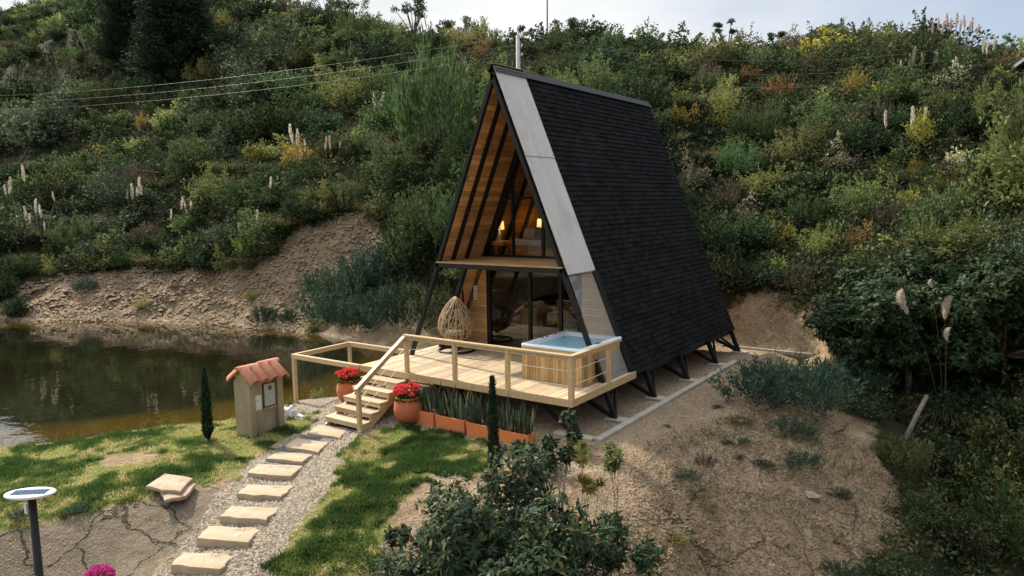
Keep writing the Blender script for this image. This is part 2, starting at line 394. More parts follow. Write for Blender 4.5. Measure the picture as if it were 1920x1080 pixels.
t_s.links.new(N(t_s, 'ShaderNodeAddShader', {0: _e.outputs[0], 1: _t.outputs[0]}).outputs[0], o_s.inputs[0]); M['shade'] = m_

# ------------------------------------------------------------------ object helpers
def tag(o, label=None, cat=None, group=None, kind=None):
    if label: o['label'] = label
    if cat: o['category'] = cat
    if group: o['group'] = group
    if kind: o['kind'] = kind
    return o
def thing(name, label, cat, loc=(0, 0, 0), group=None):
    o = bpy.data.objects.new(name, None); COL.objects.link(o)
    o.empty_display_size = .2
    o.location = tuple(float(a) for a in loc); return tag(o, label, cat, group)
def origin(p):
    x = Vector((0, 0, 0))
    while p is not None:
        x = x+p.location; p = p.parent
    return x
def link(name, me, parent, m, smooth=False):
    me.materials.append(m)
    if smooth:
        me.polygons.foreach_set('use_smooth', [True]*len(me.polygons))
    o = bpy.data.objects.new(name, me); COL.objects.link(o); o.parent = parent
    return o
class MB:
    def __init__(s): s.v = []; s.f = []; s.t = []
    def add(s, vs, fs, tone=None):
        b = len(s.v); s.v += [tuple(map(float, q)) for q in vs]
        tone = random.random() if tone is None else tone
        for f in fs: s.f.append([b+i for i in f]); s.t.append(tone)
        return s
    def box(s, c, d, rz=0, R=None, tone=None):
        hx, hy, hz_ = d[0]/2, d[1]/2, d[2]/2
        vs = [Vector((x*hx, y*hy, z*hz_)) for z in (-1, 1) for x, y in ((-1, -1), (1, -1), (1, 1), (-1, 1))]
        if rz: R = Matrix.Rotation(rz, 3, 'Z')
        if R: vs = [R@q for q in vs]
        c = Vector(c)
        return s.add([q+c for q in vs], [(3, 2, 1, 0), (4, 5, 6, 7), (0, 1, 5, 4), (1, 2, 6, 5), (2, 3, 7, 6), (3, 0, 4, 7)], tone)
    def ext(s, x0, x1, y0, y1, z0, z1, tone=None):
        return s.box(((x0+x1)/2, (y0+y1)/2, (z0+z1)/2), (x1-x0, y1-y0, z1-z0), tone=tone)
    def beam(s, a, b, w, h, up=(0, 0, 1), tone=None):
        a, b = Vector(a), Vector(b); d = (b-a); L = d.length; d.normalize()
        up = Vector(up); x = d.cross(up)
        if x.length < 1e-4: x = d.cross(Vector((1, 0, 0)))
        x.normalize(); z = x.cross(d)
        R = Matrix((x, d, z)).transposed()
        return s.box((a+b)/2, (w, L, h), R=R, tone=tone)
    def tube(s, pts, r, seg=8, tone=None, cap=True):
        pts = [Vector(p) for p in pts]; n = len(pts)
        rs = r if isinstance(r, (list, tuple)) else [r]*n
        vs = []; ref = Vector((0, 0, 1))
        for i, p in enumerate(pts):
            d = (pts[min(i+1, n-1)]-pts[max(i-1, 0)]).normalized()
            x = d.cross(ref)
            if x.length < .05: x = d.cross(Vector((1, 0, 0)))
            x.normalize(); y = d.cross(x)
            for k in range(seg):
                a = 2*math.pi*k/seg
                vs.append(p+(x*math.cos(a)+y*math.sin(a))*rs[i])
        fs = [(i*seg+k, i*seg+(k+1) % seg, (i+1)*seg+(k+1) % seg, (i+1)*seg+k) for i in range(n-1) for k in range(seg)]
        if cap: fs += [tuple(range(seg))[::-1], tuple(range((n-1)*seg, n*seg))]
        return s.add(vs, fs, tone)
    def lathe(s, c, prof, seg=24, tone=None):
        c = Vector(c); vs = []
        for r, z in prof:
            for k in range(seg):
                a = 2*math.pi*k/seg; vs.append(c+Vector((r*math.cos(a), r*math.sin(a), z)))
        n = len(prof)
        fs = [(i*seg+k, i*seg+(k+1) % seg, (i+1)*seg+(k+1) % seg, (i+1)*seg+k) for i in range(n-1) for k in range(seg)]
        fs += [tuple(range(seg))[::-1], tuple(range((n-1)*seg, n*seg))]
        return s.add(vs, fs, tone)
    def prism(s, poly, z0, z1, tone=None):
        n = len(poly)
        vs = [(x, y, z0) for x, y in poly]+[(x, y, z1) for x, y in poly]
        return s.add(vs, [tuple(range(n))[::-1], tuple(range(n, 2*n))]+[(i, (i+1) % n, n+(i+1) % n, n+i) for i in range(n)], tone)
    def build(s, name, m, parent=None, smooth=False, bevel=0, org=None):
        og = Vector(org) if org is not None else origin(parent)
        me = bpy.data.meshes.new(name)
        me.from_pydata([tuple(Vector(q)-og) for q in s.v], [], s.f)
        at = me.attributes.new('tone', 'FLOAT', 'FACE'); at.data.foreach_set('value', s.t)
        me.validate(); me.update()
        o = link(name, me, parent, m, smooth)
        if parent is None and org is not None: o.location = og
        if bevel:
            b = o.modifiers.new('bevel', 'BEVEL'); b.width = bevel; b.segments = 1; b.limit_method = 'ANGLE'
        return o
def quads(name, Q, tone, m, parent=None, org=None):
    """Q (n,4,3) world quads -> one mesh"""
    og = np.array(org if org is not None else origin(parent))
    n = len(Q)
    me = bpy.data.meshes.new(name)
    me.vertices.add(n*4); me.vertices.foreach_set('co', (Q.reshape(-1, 3)-og).astype(np.float32).ravel())
    me.loops.add(n*4); me.loops.foreach_set('vertex_index', np.arange(n*4, dtype=np.int32))
    me.polygons.add(n); me.polygons.foreach_set('loop_start', np.arange(0, n*4, 4, dtype=np.int32))
    at = me.attributes.new('tone', 'FLOAT', 'FACE'); at.data.foreach_set('value', np.clip(tone, 0, 1).astype(np.float32))
    me.update(calc_edges=True)
    o = link(name, me, parent, m)
    if parent is None and org is not None: o.location = tuple(map(float, og))
    return o
def copy_tree(o, parent=None):
    c = o.copy(); COL.objects.link(c); c.parent = parent
    for ch in list(o.children): copy_tree(ch, c)
    return c
def unit(a): return a/(np.linalg.norm(a, axis=-1, keepdims=True)+1e-9)
def leaves(P, D, L, Wd, rng=RNG, fold=.0):
    P = np.asarray(P, float); D = unit(np.asarray(D, float)); n = len(P)
    L = np.broadcast_to(np.asarray(L, float), (n,))[:, None]; Wd = np.broadcast_to(np.asarray(Wd, float), (n,))[:, None]
    s = unit(np.cross(D, rng.normal(size=(n, 3))))
    mid = P+D*L*.45
    Q = np.stack([P, mid+s*Wd/2, P+D*L, mid-s*Wd/2], 1)
    return Q
def randdir(n, rng=RNG): return unit(rng.normal(size=(n, 3)))
def blades(C, D, L, Wd, bend, seg=3, rng=RNG, wr=(1, .85, .5, .1)):
    """arching blades: returns quads (n*seg,4,3)"""
    n = len(C); L = np.broadcast_to(L, (n,))[:, None]; Wd = np.broadcast_to(Wd, (n,))[:, None]
    D = unit(D); hor = D.copy(); hor[:, 2] = 0; hor = unit(hor+1e-4)
    s = unit(np.cross(D, np.array([0, 0, 1.])+rng.normal(size=(n, 3))*.3))
    pts = []; p = C.copy(); d = D.copy(); out = []
    for k in range(seg+1):
        pts.append(p.copy()); d = unit(d+hor*bend/seg-np.array([0, 0, 1.])*bend*k/seg*.6); p = p+d*L/seg
    for k in range(seg):
        a, b = wr[min(k, len(wr)-1)], wr[min(k+1, len(wr)-1)]
        out.append(np.stack([pts[k]-s*Wd*a/2, pts[k]+s*Wd*a/2, pts[k+1]+s*Wd*b/2, pts[k+1]-s*Wd*b/2], 1))
    return np.concatenate(out)
# ------------------------------------------------------------------ ground zones (world polygons)
P_LAWN_L = gpoly([(-150, 868), (0, 842), (130, 828), (300, 806), (400, 792), (450, 790), (500, 800), (548, 782), (585, 772), (597, 785), (575, 805), (540, 822),
                  (500, 842), (470, 858), (452, 882), (440, 900), (380, 908), (300, 925), (280, 938), (160, 962), (60, 985), (-150, 1010)])
P_DRY = gpoly([(178, 862), (230, 850), (290, 845), (310, 858), (270, 870), (200, 878)])
P_LAWN_R = gpoly([(700, 806), (770, 800), (860, 812), (910, 830), (930, 862), (905, 890), (860, 892), (800, 884), (788, 910), (740, 950), (725, 1000), (705, 1090),
                  (660, 1160), (500, 1160), (515, 1060), (560, 990), (605, 930), (640, 880), (650, 845)])
P_GRAVEL = gpoly([(560, 742), (640, 730), (700, 770), (800, 792), (900, 812), (1030, 838), (1110, 870), (1060, 900), (960, 870), (920, 840), (860, 815), (770, 802), (700, 808),
                  (652, 845), (642, 880), (605, 932), (560, 992), (515, 1062), (495, 1180), (230, 1180), (300, 1060), (372, 990), (405, 925), (440, 903), (455, 882), (480, 852), (550, 815), (590, 785), (540, 770)])
P_CLAY = gpoly([(-150, 1005), (60, 985), (280, 938), (380, 912), (430, 912), (400, 960), (300, 1055), (240, 1160), (-150, 1300)])
P_BARE = gpoly([(-60, 608), (-60, 560), (60, 530), (150, 505), (300, 500), (420, 505), (520, 480), (548, 425), (640, 398), (708, 410), (722, 450), (700, 500), (640, 520),
                (580, 560), (600, 640), (560, 632)])
P_THICK = gpoly([(1560, 690), (1640, 790), (1640, 860), (1700, 930), (1680, 1010), (1560, 1150), (2500, 1150), (2500, 560), (1800, 560), (1560, 560)])
P_BARE2 = gpoly([(1385, 548), (1440, 545), (1520, 560), (1560, 640), (1660, 700), (1560, 700), (1385, 660)])
def zone(x, y, poly): return inpoly(x, y, poly)
def near_house(x, y): return (x > -4.5) & (x < 4.6) & (y > -2.3) & (y < 10.2)

# ------------------------------------------------------------------ ground sheet
def axis(lo, hi, a, b, h0, g, hmax):
    mid = list(np.arange(a, b+1e-6, h0)); r = []; x = b; h = h0
    while x < hi: h = min(h*g, hmax); x += h; r.append(x)
    l = []; x = a; h = h0
    while x > lo: h = min(h*g, hmax); x -= h; l.append(x)
    return np.array(l[::-1]+mid+r)
xs = axis(-420, 420, -9.5, 9.5, .11, 1.03, 12.)
ys = axis(-160, 460, -12, 9.5, .11, 1.03, 12.)
X, Y = np.meshgrid(xs, ys, indexing='ij')
Z = hz(X, Y)
nx, ny = X.shape
me = bpy.data.meshes.new('ground')
V = np.stack([X, Y, Z], -1).reshape(-1, 3).astype(np.float32)
me.vertices.add(len(V)); me.vertices.foreach_set('co', V.ravel())
idx = np.arange(nx*ny).reshape(nx, ny)
F = np.stack([idx[:-1, :-1], idx[1:, :-1], idx[1:, 1:], idx[:-1, 1:]], -1).reshape(-1, 4).astype(np.int32)
me.loops.add(F.size); me.loops.foreach_set('vertex_index', F.ravel())
me.polygons.add(len(F)); me.polygons.foreach_set('loop_start', np.arange(0, F.size, 4, dtype=np.int32))
me.update(calc_edges=True)
def soft(mask, it=2):
    m = mask.astype(float)
    for _ in range(it):
        q = m.copy(); q[1:-1, 1:-1] = (m[1:-1, 1:-1]*2+m[:-2, 1:-1]+m[2:, 1:-1]+m[1:-1, :-2]+m[1:-1, 2:])/6; m = q
    return m.ravel()
R_ = np.hypot(X-CAM[0], Y-CAM[1])
uu, vv, ww = proj(np.stack([X, Y, Z], -1))
bare = zone(X, Y, P_BARE) | zone(X, Y, P_BARE2)
hillmask = ((Z > .2) | (R_ > 30)) & ~bare & ~near_house(X, Y) & (Z > WATER+.4)
hillmask |= zone(X, Y, P_THICK)
lawnm = (zone(X, Y, P_LAWN_L) & ~zone(X, Y, P_DRY)) | zone(X, Y, P_LAWN_R)
def pondside(x, y): return x < np.interp(y, [-16, -7.4, -5.5, -4.5, -3.1, -1, 1, 4, 9], [-13, -8.9, -7.7, -7.2, -6.1, -6.3, -4.7, -4.3, -4.5])+.7
MASKS = {'pond': pondside(X, Y) & (Z < 1), 'lawn': lawnm, 'gravel': zone(X, Y, P_GRAVEL), 'clay': zone(X, Y, P_CLAY), 'hill': hillmask, 'bank': (X > 4.6) & (Y < 3.5) & (R_ < 22)}
for k, mk in MASKS.items():
    a = me.attributes.new(k, 'FLOAT', 'POINT'); a.data.foreach_set('value', soft(mk, {'hill': 26, 'lawn': 5, 'gravel': 5, 'clay': 5}.get(k, 2)).astype(np.float32))
gm, t, o = newmat('ground')
tcn = N(t, 'ShaderNodeTexCoord'); P = tcn.outputs['Object']
def tn(sc, det=6, ro=.6, vec=None): return N(t, 'ShaderNodeTexNoise', {'Vector': vec or P, 'Scale': sc, 'Detail': det, 'Roughness': ro}).outputs['Fac']
def maskf(name, lo=.35, hi=.65):
    a = N(t, 'ShaderNodeAttribute', attribute_name=name).outputs['Fac']
    n = N(t, 'ShaderNodeMath', {0: tn(2.6, 8, .7), 1: .5}, operation='SUBTRACT').outputs[0]
    n = N(t, 'ShaderNodeMath', {0: n, 1: 1.7}, operation='MULTIPLY').outputs[0]
    return ramp(t, N(t, 'ShaderNodeMath', {0: a, 1: n}, operation='ADD').outputs[0], lo, hi)
soil = mix(t, ramp(t, tn(.6), .35, .65), (.40, .295, .185), (.27, .19, .115))
soil = mix(t, ramp(t, tn(1.7, 9, .75), .52, .62), soil, (.52, .40, .26))
soil = mix(t, ramp(t, tn(6, 8, .7), .45, .75), soil, (.52, .40, .265))
soil = mix(t, ramp(t, tn(26, 4, .6), .54, .68), soil, (.13, .085, .05))
soil = mix(t, ramp(t, tn(8, 6, .7), .60, .70), soil, (.10, .065, .04))
bank_shade = N(t, 'ShaderNodeMapRange', {'Value': N(t, 'ShaderNodeSeparateXYZ', {'Vector': P}).outputs[0], 'From Min': -24, 'From Max': -9, 'To Min': .52, 'To Max': 1}).outputs[0]  # soil darkens toward the far-left bank, its half-shade put into the colour
soil = N(t, 'ShaderNodeVectorMath', {0: soil, 1: bank_shade}, operation='MULTIPLY').outputs[0]
clay = mix(t, ramp(t, tn(2.5, 8), .4, .65), (.25, .205, .145), (.19, .155, .11))
wv = N(t, 'ShaderNodeVectorMath', {0: P, 1: N(t, 'ShaderNodeVectorMath', {0: N(t, 'ShaderNodeTexNoise', {'Vector': P, 'Scale': 2.2, 'Detail': 5}).outputs['Color'], 'Scale': .55}, operation='SCALE').outputs[0]}, operation='ADD').outputs[0]
vor = N(t, 'ShaderNodeTexVoronoi', {'Vector': wv, 'Scale': 1.0}, feature='DISTANCE_TO_EDGE').outputs['Distance']
crackw = N(t, 'ShaderNodeMath', {0: vor, 1: N(t, 'ShaderNodeMath', {0: tn(.9), 1: .012}, operation='MULTIPLY').outputs[0]}, operation='DIVIDE').outputs[0]
crack = ramp(t, N(t, 'ShaderNodeMath', {0: crackw, 1: .25}, operation='MULTIPLY').outputs[0], .35, .95)
gv = N(t, 'ShaderNodeTexVoronoi', {'Vector': P, 'Scale': 22}); 
gcol = mix(t, ramp(t, N(t, 'ShaderNodeSeparateColor', {'Color': gv.outputs['Color']}).outputs[0], .0, 1.), (.24, .19, .135), (.40, .33, .24))
gcol = mix(t, ramp(t, gv.outputs['Distance'], .35, .75), gcol, (.17, .135, .10))
lawnc = mix(t, ramp(t, tn(1.2), .4, .6), (.11, .16, .03), (.27, .25, .09))
hillc = mix(t, ramp(t, tn(.25), .4, .6), (.022, .028, .010), (.05, .05, .02))
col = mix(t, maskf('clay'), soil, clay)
col = mix(t, maskf('gravel'), col, gcol)
# gravel bed under and right of the cabin
sx = N(t, 'ShaderNodeSeparateXYZ', {'Vector': P})
cmap = N(t, 'ShaderNodeMapRange', {'Value': sx.outputs[2], 'From Min': WATER-.1, 'From Max': WATER+.35, 'To Min': 1, 'To Max': 0}).outputs[0]
col = mix(t, maskf('lawn'), col, lawnc)
col = mix(t, maskf('hill', .3, .6), col, hillc)
shore = ramp(t, N(t, 'ShaderNodeMath', {0: N(t, 'ShaderNodeMath', {0: sx.outputs[2], 1: -(WATER+.10)}, operation='ADD').outputs[0]}, operation='ABSOLUTE').outputs[0], .015, .09, (1, 1, 1), (0, 0, 0))
farx = N(t, 'ShaderNodeMapRange', {'Value': sx.outputs[0], 'From Min': -12.5, 'From Max': -9, 'To Min': 1, 'To Max': 0}).outputs[0]
shf = N(t, 'ShaderNodeMath', {0: shore, 1: farx}, operation='MULTIPLY').outputs[0]
shf = N(t, 'ShaderNodeMath', {0: shf, 1: ramp(t, tn(.8), .35, .55)}, operation='MULTIPLY').outputs[0]
col = mix(t, shf, col, (.46, .39, .29))
under = ramp(t, sx.outputs[2], 0, 1)
uw = N(t, 'ShaderNodeMapRange', {'Value': sx.outputs[2], 'From Min': WATER-.06, 'From Max': WATER+.0, 'To Min': 1, 'To Max': 0}).outputs[0]
uw = N(t, 'ShaderNodeMath', {0: uw, 1: N(t, 'ShaderNodeAttribute', attribute_name='pond').outputs['Fac']}, operation='MULTIPLY').outputs[0]
col = mix(t, uw, col, (.20, .13, .03))
hgt = N(t, 'ShaderNodeMath', {0: tn(5, 8, .65), 1: N(t, 'ShaderNodeMath', {0: tn(30, 4, .6), 1: .25}, operation='MULTIPLY').outputs[0]}, operation='ADD').outputs[0]
hgt = N(t, 'ShaderNodeMath', {0: hgt, 1: N(t, 'ShaderNodeMath', {0: N(t, 'ShaderNodeTexVoronoi', {'Vector': P, 'Scale': 9, 'Randomness': 1.0}).outputs['Distance'], 1: -.08}, operation='MULTIPLY').outputs[0]}, operation='ADD').outputs[0]
bankm = N(t, 'ShaderNodeMath', {0: N(t, 'ShaderNodeAttribute', attribute_name='bank').outputs['Fac'], 1: ramp(t, tn(.7), .42, .6)}, operation='MULTIPLY').outputs[0]
claymask = N(t, 'ShaderNodeMath', {0: N(t, 'ShaderNodeAttribute', attribute_name='clay').outputs['Fac'], 1: bankm}, operation='MAXIMUM').outputs[0]
crk = N(t, 'ShaderNodeMath', {0: N(t, 'ShaderNodeMath', {0: 1.0, 1: crack}, operation='SUBTRACT').outputs[0], 1: claymask}, operation='MULTIPLY').outputs[0]
col = mix(t, N(t, 'ShaderNodeMath', {0: crk, 1: .75}, operation='MULTIPLY').outputs[0], col, (.035, .028, .02))
hgt = N(t, 'ShaderNodeMath', {0: hgt, 1: crk}, operation='SUBTRACT').outputs[0]
bp = N(t, 'ShaderNodeBump', {'Height': hgt, 'Strength': 1.0, 'Distance': .18})
b = N(t, 'ShaderNodeBsdfPrincipled', {'Base Color': col, 'Roughness': .95, 'Specular IOR Level': .15, 'Normal': bp.outputs[0]})
t.links.new(b.outputs[0], o.inputs[0])
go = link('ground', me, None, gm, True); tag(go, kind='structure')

# ------------------------------------------------------------------ water
wx = axis(-120, -2, -30, -4.0, .5, 1.06, 4)
wy = axis(-90, 14, -12, 8, .5, 1.06, 4)
WX, WY = np.meshgrid(wx, wy, indexing='ij')
wm, t, o = newmat('water')
me = bpy.data.meshes.new('water')
V = np.stack([WX, WY, np.full(WX.shape, WATER)], -1).reshape(-1, 3)
me.vertices.add(len(V)); me.vertices.foreach_set('co', V.astype(np.float32).ravel())
n1, n2 = WX.shape; idx = np.arange(n1*n2).reshape(n1, n2)
F = np.stack([idx[:-1, :-1], idx[1:, :-1], idx[1:, 1:], idx[:-1, 1:]], -1).reshape(-1, 4)
cx = V[F].mean(1); gh = hz(cx[:, 0], cx[:, 1])
F = F[(gh < WATER+.5) & pondside(cx[:, 0], cx[:, 1]+.0)].astype(np.int32)
me.loops.add(F.size); me.loops.foreach_set('vertex_index', F.ravel())
me.polygons.add(len(F)); me.polygons.foreach_set('loop_start', np.arange(0, F.size, 4, dtype=np.int32))
me.update(calc_edges=True)
dep = np.clip((WATER-hz(V[:, 0], V[:, 1]))/1.3, 0, 1)
a = me.attributes.new('depth', 'FLOAT', 'POINT'); a.data.foreach_set('value', dep.astype(np.float32))
P = N(t, 'ShaderNodeTexCoord').outputs['Object']
da = N(t, 'ShaderNodeAttribute', attribute_name='depth').outputs['Fac']
mcol = mix(t, ramp(t, da, .05, .62), (.11, .066, .010), (.011, .010, .004))
w1 = N(t, 'ShaderNodeTexNoise', {'Vector': N(t, 'ShaderNodeMapping', {'Vector': P, 'Scale': (1, 1, 1)}).outputs[0], 'Scale': 1.6, 'Detail': 3, 'Roughness': .5}).outputs['Fac']
w2 = N(t, 'ShaderNodeTexNoise', {'Vector': P, 'Scale': 6, 'Detail': 2}).outputs['Fac']
hh = N(t, 'ShaderNodeMath', {0: w1, 1: N(t, 'ShaderNodeMath', {0: w2, 1: .15}, operation='MULTIPLY').outputs[0]}, operation='ADD').outputs[0]
bp = N(t, 'ShaderNodeBump', {'Height': hh, 'Strength': .13, 'Distance': .05})
murk = N(t, 'ShaderNodeBsdfDiffuse', {'Color': mcol})
tr = N(t, 'ShaderNodeBsdfTransparent', {'Color': (.75, .55, .2, 1)})
clear = N(t, 'ShaderNodeMapRange', {'Value': da, 'From Min': 0., 'From Max': .45, 'To Min': .45, 'To Max': 1}).outputs[0]
body = N(t, 'ShaderNodeMixShader', {'Fac': clear, 1: tr.outputs[0], 2: murk.outputs[0]})
gl = N(t, 'ShaderNodeBsdfGlossy', {'Roughness': .02, 'Color': (.92, .93, .92, 1), 'Normal': bp.outputs[0]})
fr = N(t, 'ShaderNodeFresnel', {'IOR': 1.4, 'Normal': bp.outputs[0]})
fr2 = N(t, 'ShaderNodeMath', {0: fr.outputs[0], 1: 1.35}, operation='MULTIPLY'); fr2.use_clamp = True
ms = N(t, 'ShaderNodeMixShader', {'Fac': fr2.outputs[0], 1: body.outputs[0], 2: gl.outputs[0]})
t.links.new(ms.outputs[0], o.inputs[0])
wo = link('water', me, None, wm, True); tag(wo, kind='structure')

# ------------------------------------------------------------------ cabin
H, HW, D = 7.02, 2.907, 8.36
SL = math.hypot(H, HW)
def rp(side, z, y, off=0.0):
    """point on the roof plane at height z; off = outwards"""
    return Vector((side*(HW*(1-z/H))+side*off*H/SL, y, z+off*HW/SL))
cabin = thing('a_frame_cabin', 'black shingled A-frame cabin with glazed timber-lined gable standing on steel legs', 'cabin', (0, 4.2, -.8))
YW = 1.9
# shingles
def shingles(side, y0, y1, zlo):
    mb = MB(); rows = 58
    z_top = H+.02; s0 = 0
    Lr = (H-zlo)/H*SL; step = Lr/rows
    for i in range(rows):
        sa = i*step; sb = (i+1)*step+.03
        za = H-sa*H/SL; zb = H-sb*H/SL
        y = y0-random.random()*.3*(1 if i else 0)
        while y < y1:
            w = random.uniform(.16, .34); ya = max(y, y0); yb = min(y+w, y1); y += w
            if yb-ya < .02: continue
            j = random.uniform(-.008, .008); th = .034+random.choice((0, .004, .009))
            zb2 = zb-j
            q = [rp(side, za, ya, .012), rp(side, za, yb, .012), rp(side, zb2, yb, th), rp(side, zb2, ya, th), rp(side, zb2, yb, .0), rp(side, zb2, ya, .0)]
            fs = [(0, 1, 2, 3), (3, 2, 4, 5), (0, 3, 5), (1, 4, 2)]
            mb.add(q, fs)
    return mb
shingles(1, 1.2, D, -.06).build('shingles', M['shingle'], cabin)
mb = shingles(-1, 0.05, 1.22, 2.3)
m2 = shingles(-1, 1.22, D, -.06)
b0 = len(mb.v); mb.v += m2.v; mb.f += [[b0+i for i in f] for f in m2.f]; mb.t += m2.t
mb.build('shingles', M['shingle'], cabin)
# under-roof deck boards (black outside) and pine lining
def plank_roof(side, y0, y1, zlo, zhi, off, n):
    mb = MB(); y0 += .0
    for i in range(n):
        za = zlo+(zhi-zlo)*i/n; zb = zlo+(zhi-zlo)*(i+1)/n-.008
        cuts = [y0]+sorted(random.uniform(y0, y1) for _ in range(max(1, int((y1-y0)/2.4))))+[y1]
        for a, b in zip(cuts[:-1], cuts[1:]):
            if b-a < .05: continue
            P4 = [rp(side, za, a, off), rp(side, za, b-.004, off), rp(side, zb, b-.004, off), rp(side, zb, a, off),
                  rp(side, za, a, off+.02), rp(side, za, b-.004, off+.02), rp(side, zb, b-.004, off+.02), rp(side, zb, a, off+.02)]
            mb.add(P4, [(0, 1, 2, 3), (7, 6, 5, 4), (0, 4, 5, 1), (1, 5, 6, 2), (2, 6, 7, 3), (3, 7, 4, 0)])
    return mb
plank_roof(-1, .03, D-.05, 2.36, 6.85, -.035, 36).build('pine_lining', M['pine'], cabin)
plank_roof(-1, 1.24, YW-.04, .0, 2.34, -.035, 30).build('timber_siding', M['siding'], cabin)
plank_roof(-1, YW+.04, D-.05, .0, 2.34, -.035, 18).build('pine_lining', M['pine'], cabin)
plank_roof(1, 1.22, D-.05, .0, 6.85, -.035, 52).build('pine_lining', M['pine'], cabin)
# roof core
mb = MB()
for side, y0, y1, zlo in ((1, 1.2, D, -.02), (-1, .04, 1.22, 2.32), (-1, 1.22, D, -.02)):
    q = [rp(side, zlo, y0, -.012), rp(side, zlo, y1, -.012), rp(side, H-.02, y1, -.012), rp(side, H-.02, y0, -.012),
         rp(side, zlo, y0, .01), rp(side, zlo, y1, .01), rp(side, H-.02, y1, .01), rp(side, H-.02, y0, .01)]
    mb.add(q, [(3, 2, 1, 0), (4, 5, 6, 7), (0, 1, 5, 4), (1, 2, 6, 5), (2, 3, 7, 6), (3, 0, 4, 7)])
mb.build('roof_deck', M['black'], cabin)
# pale sheet over the front bay, right side, with seams
mb = MB()
zs = [2.3, 4.95, H-.0]
for a, b in zip(zs[:-1], zs[1:]):
    q = [rp(1, a, -.03, .03), rp(1, a, 1.205, .03), rp(1, b-.004, 1.205, .03), rp(1, b-.004, -.03, .03),
         rp(1, a, -.03, .042), rp(1, a, 1.205, .042), rp(1, b+.006, 1.205, .038), rp(1, b+.006, -.03, .038)]
    mb.add(q, [(3, 2, 1, 0), (4, 5, 6, 7), (0, 1, 5, 4), (1, 2, 6, 5), (2, 3, 7, 6), (3, 0, 4, 7)])
so = mb.build('roof_sheet', M['sheet'], cabin); so['label'] = 'pale grey weathered metal sheet over the front bay'
for a in (4.95,):
    mb = MB(); mb.beam(rp(1, a, -.03, .047), rp(1, a, 1.2, .047), .011, .006, up=(1, 0, .4)); mb.build('seam', M['flash'], so)
mb = MB()
for z_ in np.arange(2.5, 6.9, .42):
    for y_ in (.03, .6, 1.15): mb.box(tuple(rp(1, z_, y_, .047)), (.011, .014, .014))
scr = mb.build('fixings', M['flash'], so)
mb = MB()
for side in (-1, 1):
    a, b = -.04, D+.02
    q = [(0, a, H+.06), (0, b, H+.06), tuple(rp(side, H-.14, b, .075)), tuple(rp(side, H-.14, a, .075))]
    mb.add(q, [(0, 1, 2, 3)])
mb.build('ridge_cap', M['black'], cabin)
MB().beam((0, -.05, H+.075), (0, 1.25, H+.075), .10, .012).build('ridge_flashing', M['flash'], cabin)
# steel A frames with legs to the footings
FR = [0.0, 2.04, 4.12, 6.3, D-.07]
for k, y in enumerate(FR):
    mb = MB()
    for side in (-1, 1):
        a = rp(side, -.74, y, -.085); b = rp(side, H-.1, y, -.085)
        mb.beam(a, b, .11 if k else .09, .10, up=(0, 1, 0))
    fo = mb.build('steel_frame', M['black'], cabin)
    for side in (-1, 1):
        mb = MB()
        f = rp(side, -.72, y, -.08)
        mb.beam(f, (side*1.75, y, -.16), .08, .08, up=(0, 1, 0))
        mb.box((f.x-side*.02, y, -.775), (.26, .24, .03))
        mb.beam(f+Vector((0, 0, .02)), (side*2.75, y+.75 if k < 4 else y-.75, -.18), .05, .05, up=(0, 1, 0))
        mb.build('steel_leg', M['black'], cabin)
mb = MB()
for side in (-1, 1):
    mb.beam((side*2.80, -1.45, -.16), (side*2.80, D-.1, -.16), .09, .13)
for y in FR: mb.beam((-2.76, y, -.165), (2.76, y, -.165), .08, .12)
mb.build('floor_joist', M['black'], cabin)
# second-bay verge frame (right: edge where the shingles begin)
MB().beam(rp(-1, -.1, 1.2, -.07), rp(-1, 2.34, 1.2, -.07), .10, .12, up=(0, 1, 0)).build('steel_frame', M['black'], cabin)
mb = MB(); mb.beam(rp(1, .02, 1.17, .01), rp(1, 2.32, 1.17, .01), .07, .07, up=(0, 1, 0)); mb.beam(rp(1, .02, 1.27, .03), rp(1, 2.3, 1.27, .03), .03, .05, up=(0, 1, 0))
mb.beam(rp(1, 2.31, -.02, .02), rp(1, 2.31, 1.22, .02), .04, .03)
mb.build('glass_frame', M['black'], cabin)
def pane(side, y0, y1, z0, z1, off, th=.01):
    q = [rp(side, z0, y0, off), rp(side, z0, y1, off), rp(side, z1, y1, off), rp(side, z1, y0, off)]
    return MB().add(q, [(0, 1, 2, 3)])
pane(1, .06, 1.14, .02, 2.29, -.02).build('side_pane', M['glasshazy'], cabin)
pane(-1, .06, 1.14, .02, 2.30, -.02).build('side_pane', M['glassclear'], cabin)
# rafters under the front bay and inside
mb = MB()
for y in (.55, 1.10, 1.86, 2.7, 3.4, 4.8, 5.5, 7.0):
    for side in (-1, 1):
        mb.beam(rp(side, 2.42, y, -.085), rp(side, 6.9, y, -.085), .075 if y != 1.86 else .12, .09, up=(0, 1, 0))
mb.build('rafter', M['black'], cabin)
# upper floor: front terrace boards, edge beam, inner floor
mb = MB(); wb = HW*(1-2.5/H)-.03; n = 13
for i in range(n):
    y0 = -.06+i*(YW+.06)/n; mb.ext(-wb, wb, y0, y0+(YW+.06)/n-.006, 2.455, 2.49)
mb.build('terrace_boards', M['floorwood'], cabin)
mb = MB(); wb2 = HW*(1-2.42/H)-.05
mb.ext(-wb2, wb2, -.05, .03, 2.35, 2.45); mb.ext(-wb2, wb2, YW-.05, YW+.05, 2.32, 2.45)
for x in np.linspace(-wb2+.1, wb2-.1, 5): mb.ext(x-.03, x+.03, .03, YW-.05, 2.36, 2.45)
mb.ext(-wb2, wb2, .03, D-.1, 2.33, 2.355)
mb.build('terrace_beam', M['black'], cabin)
mb = MB(); mb.ext(-wb, wb, YW+.05, D-.1, 2.40, 2.485); mb.build('upper_floor', M['floorwood'], cabin)
mb = MB()
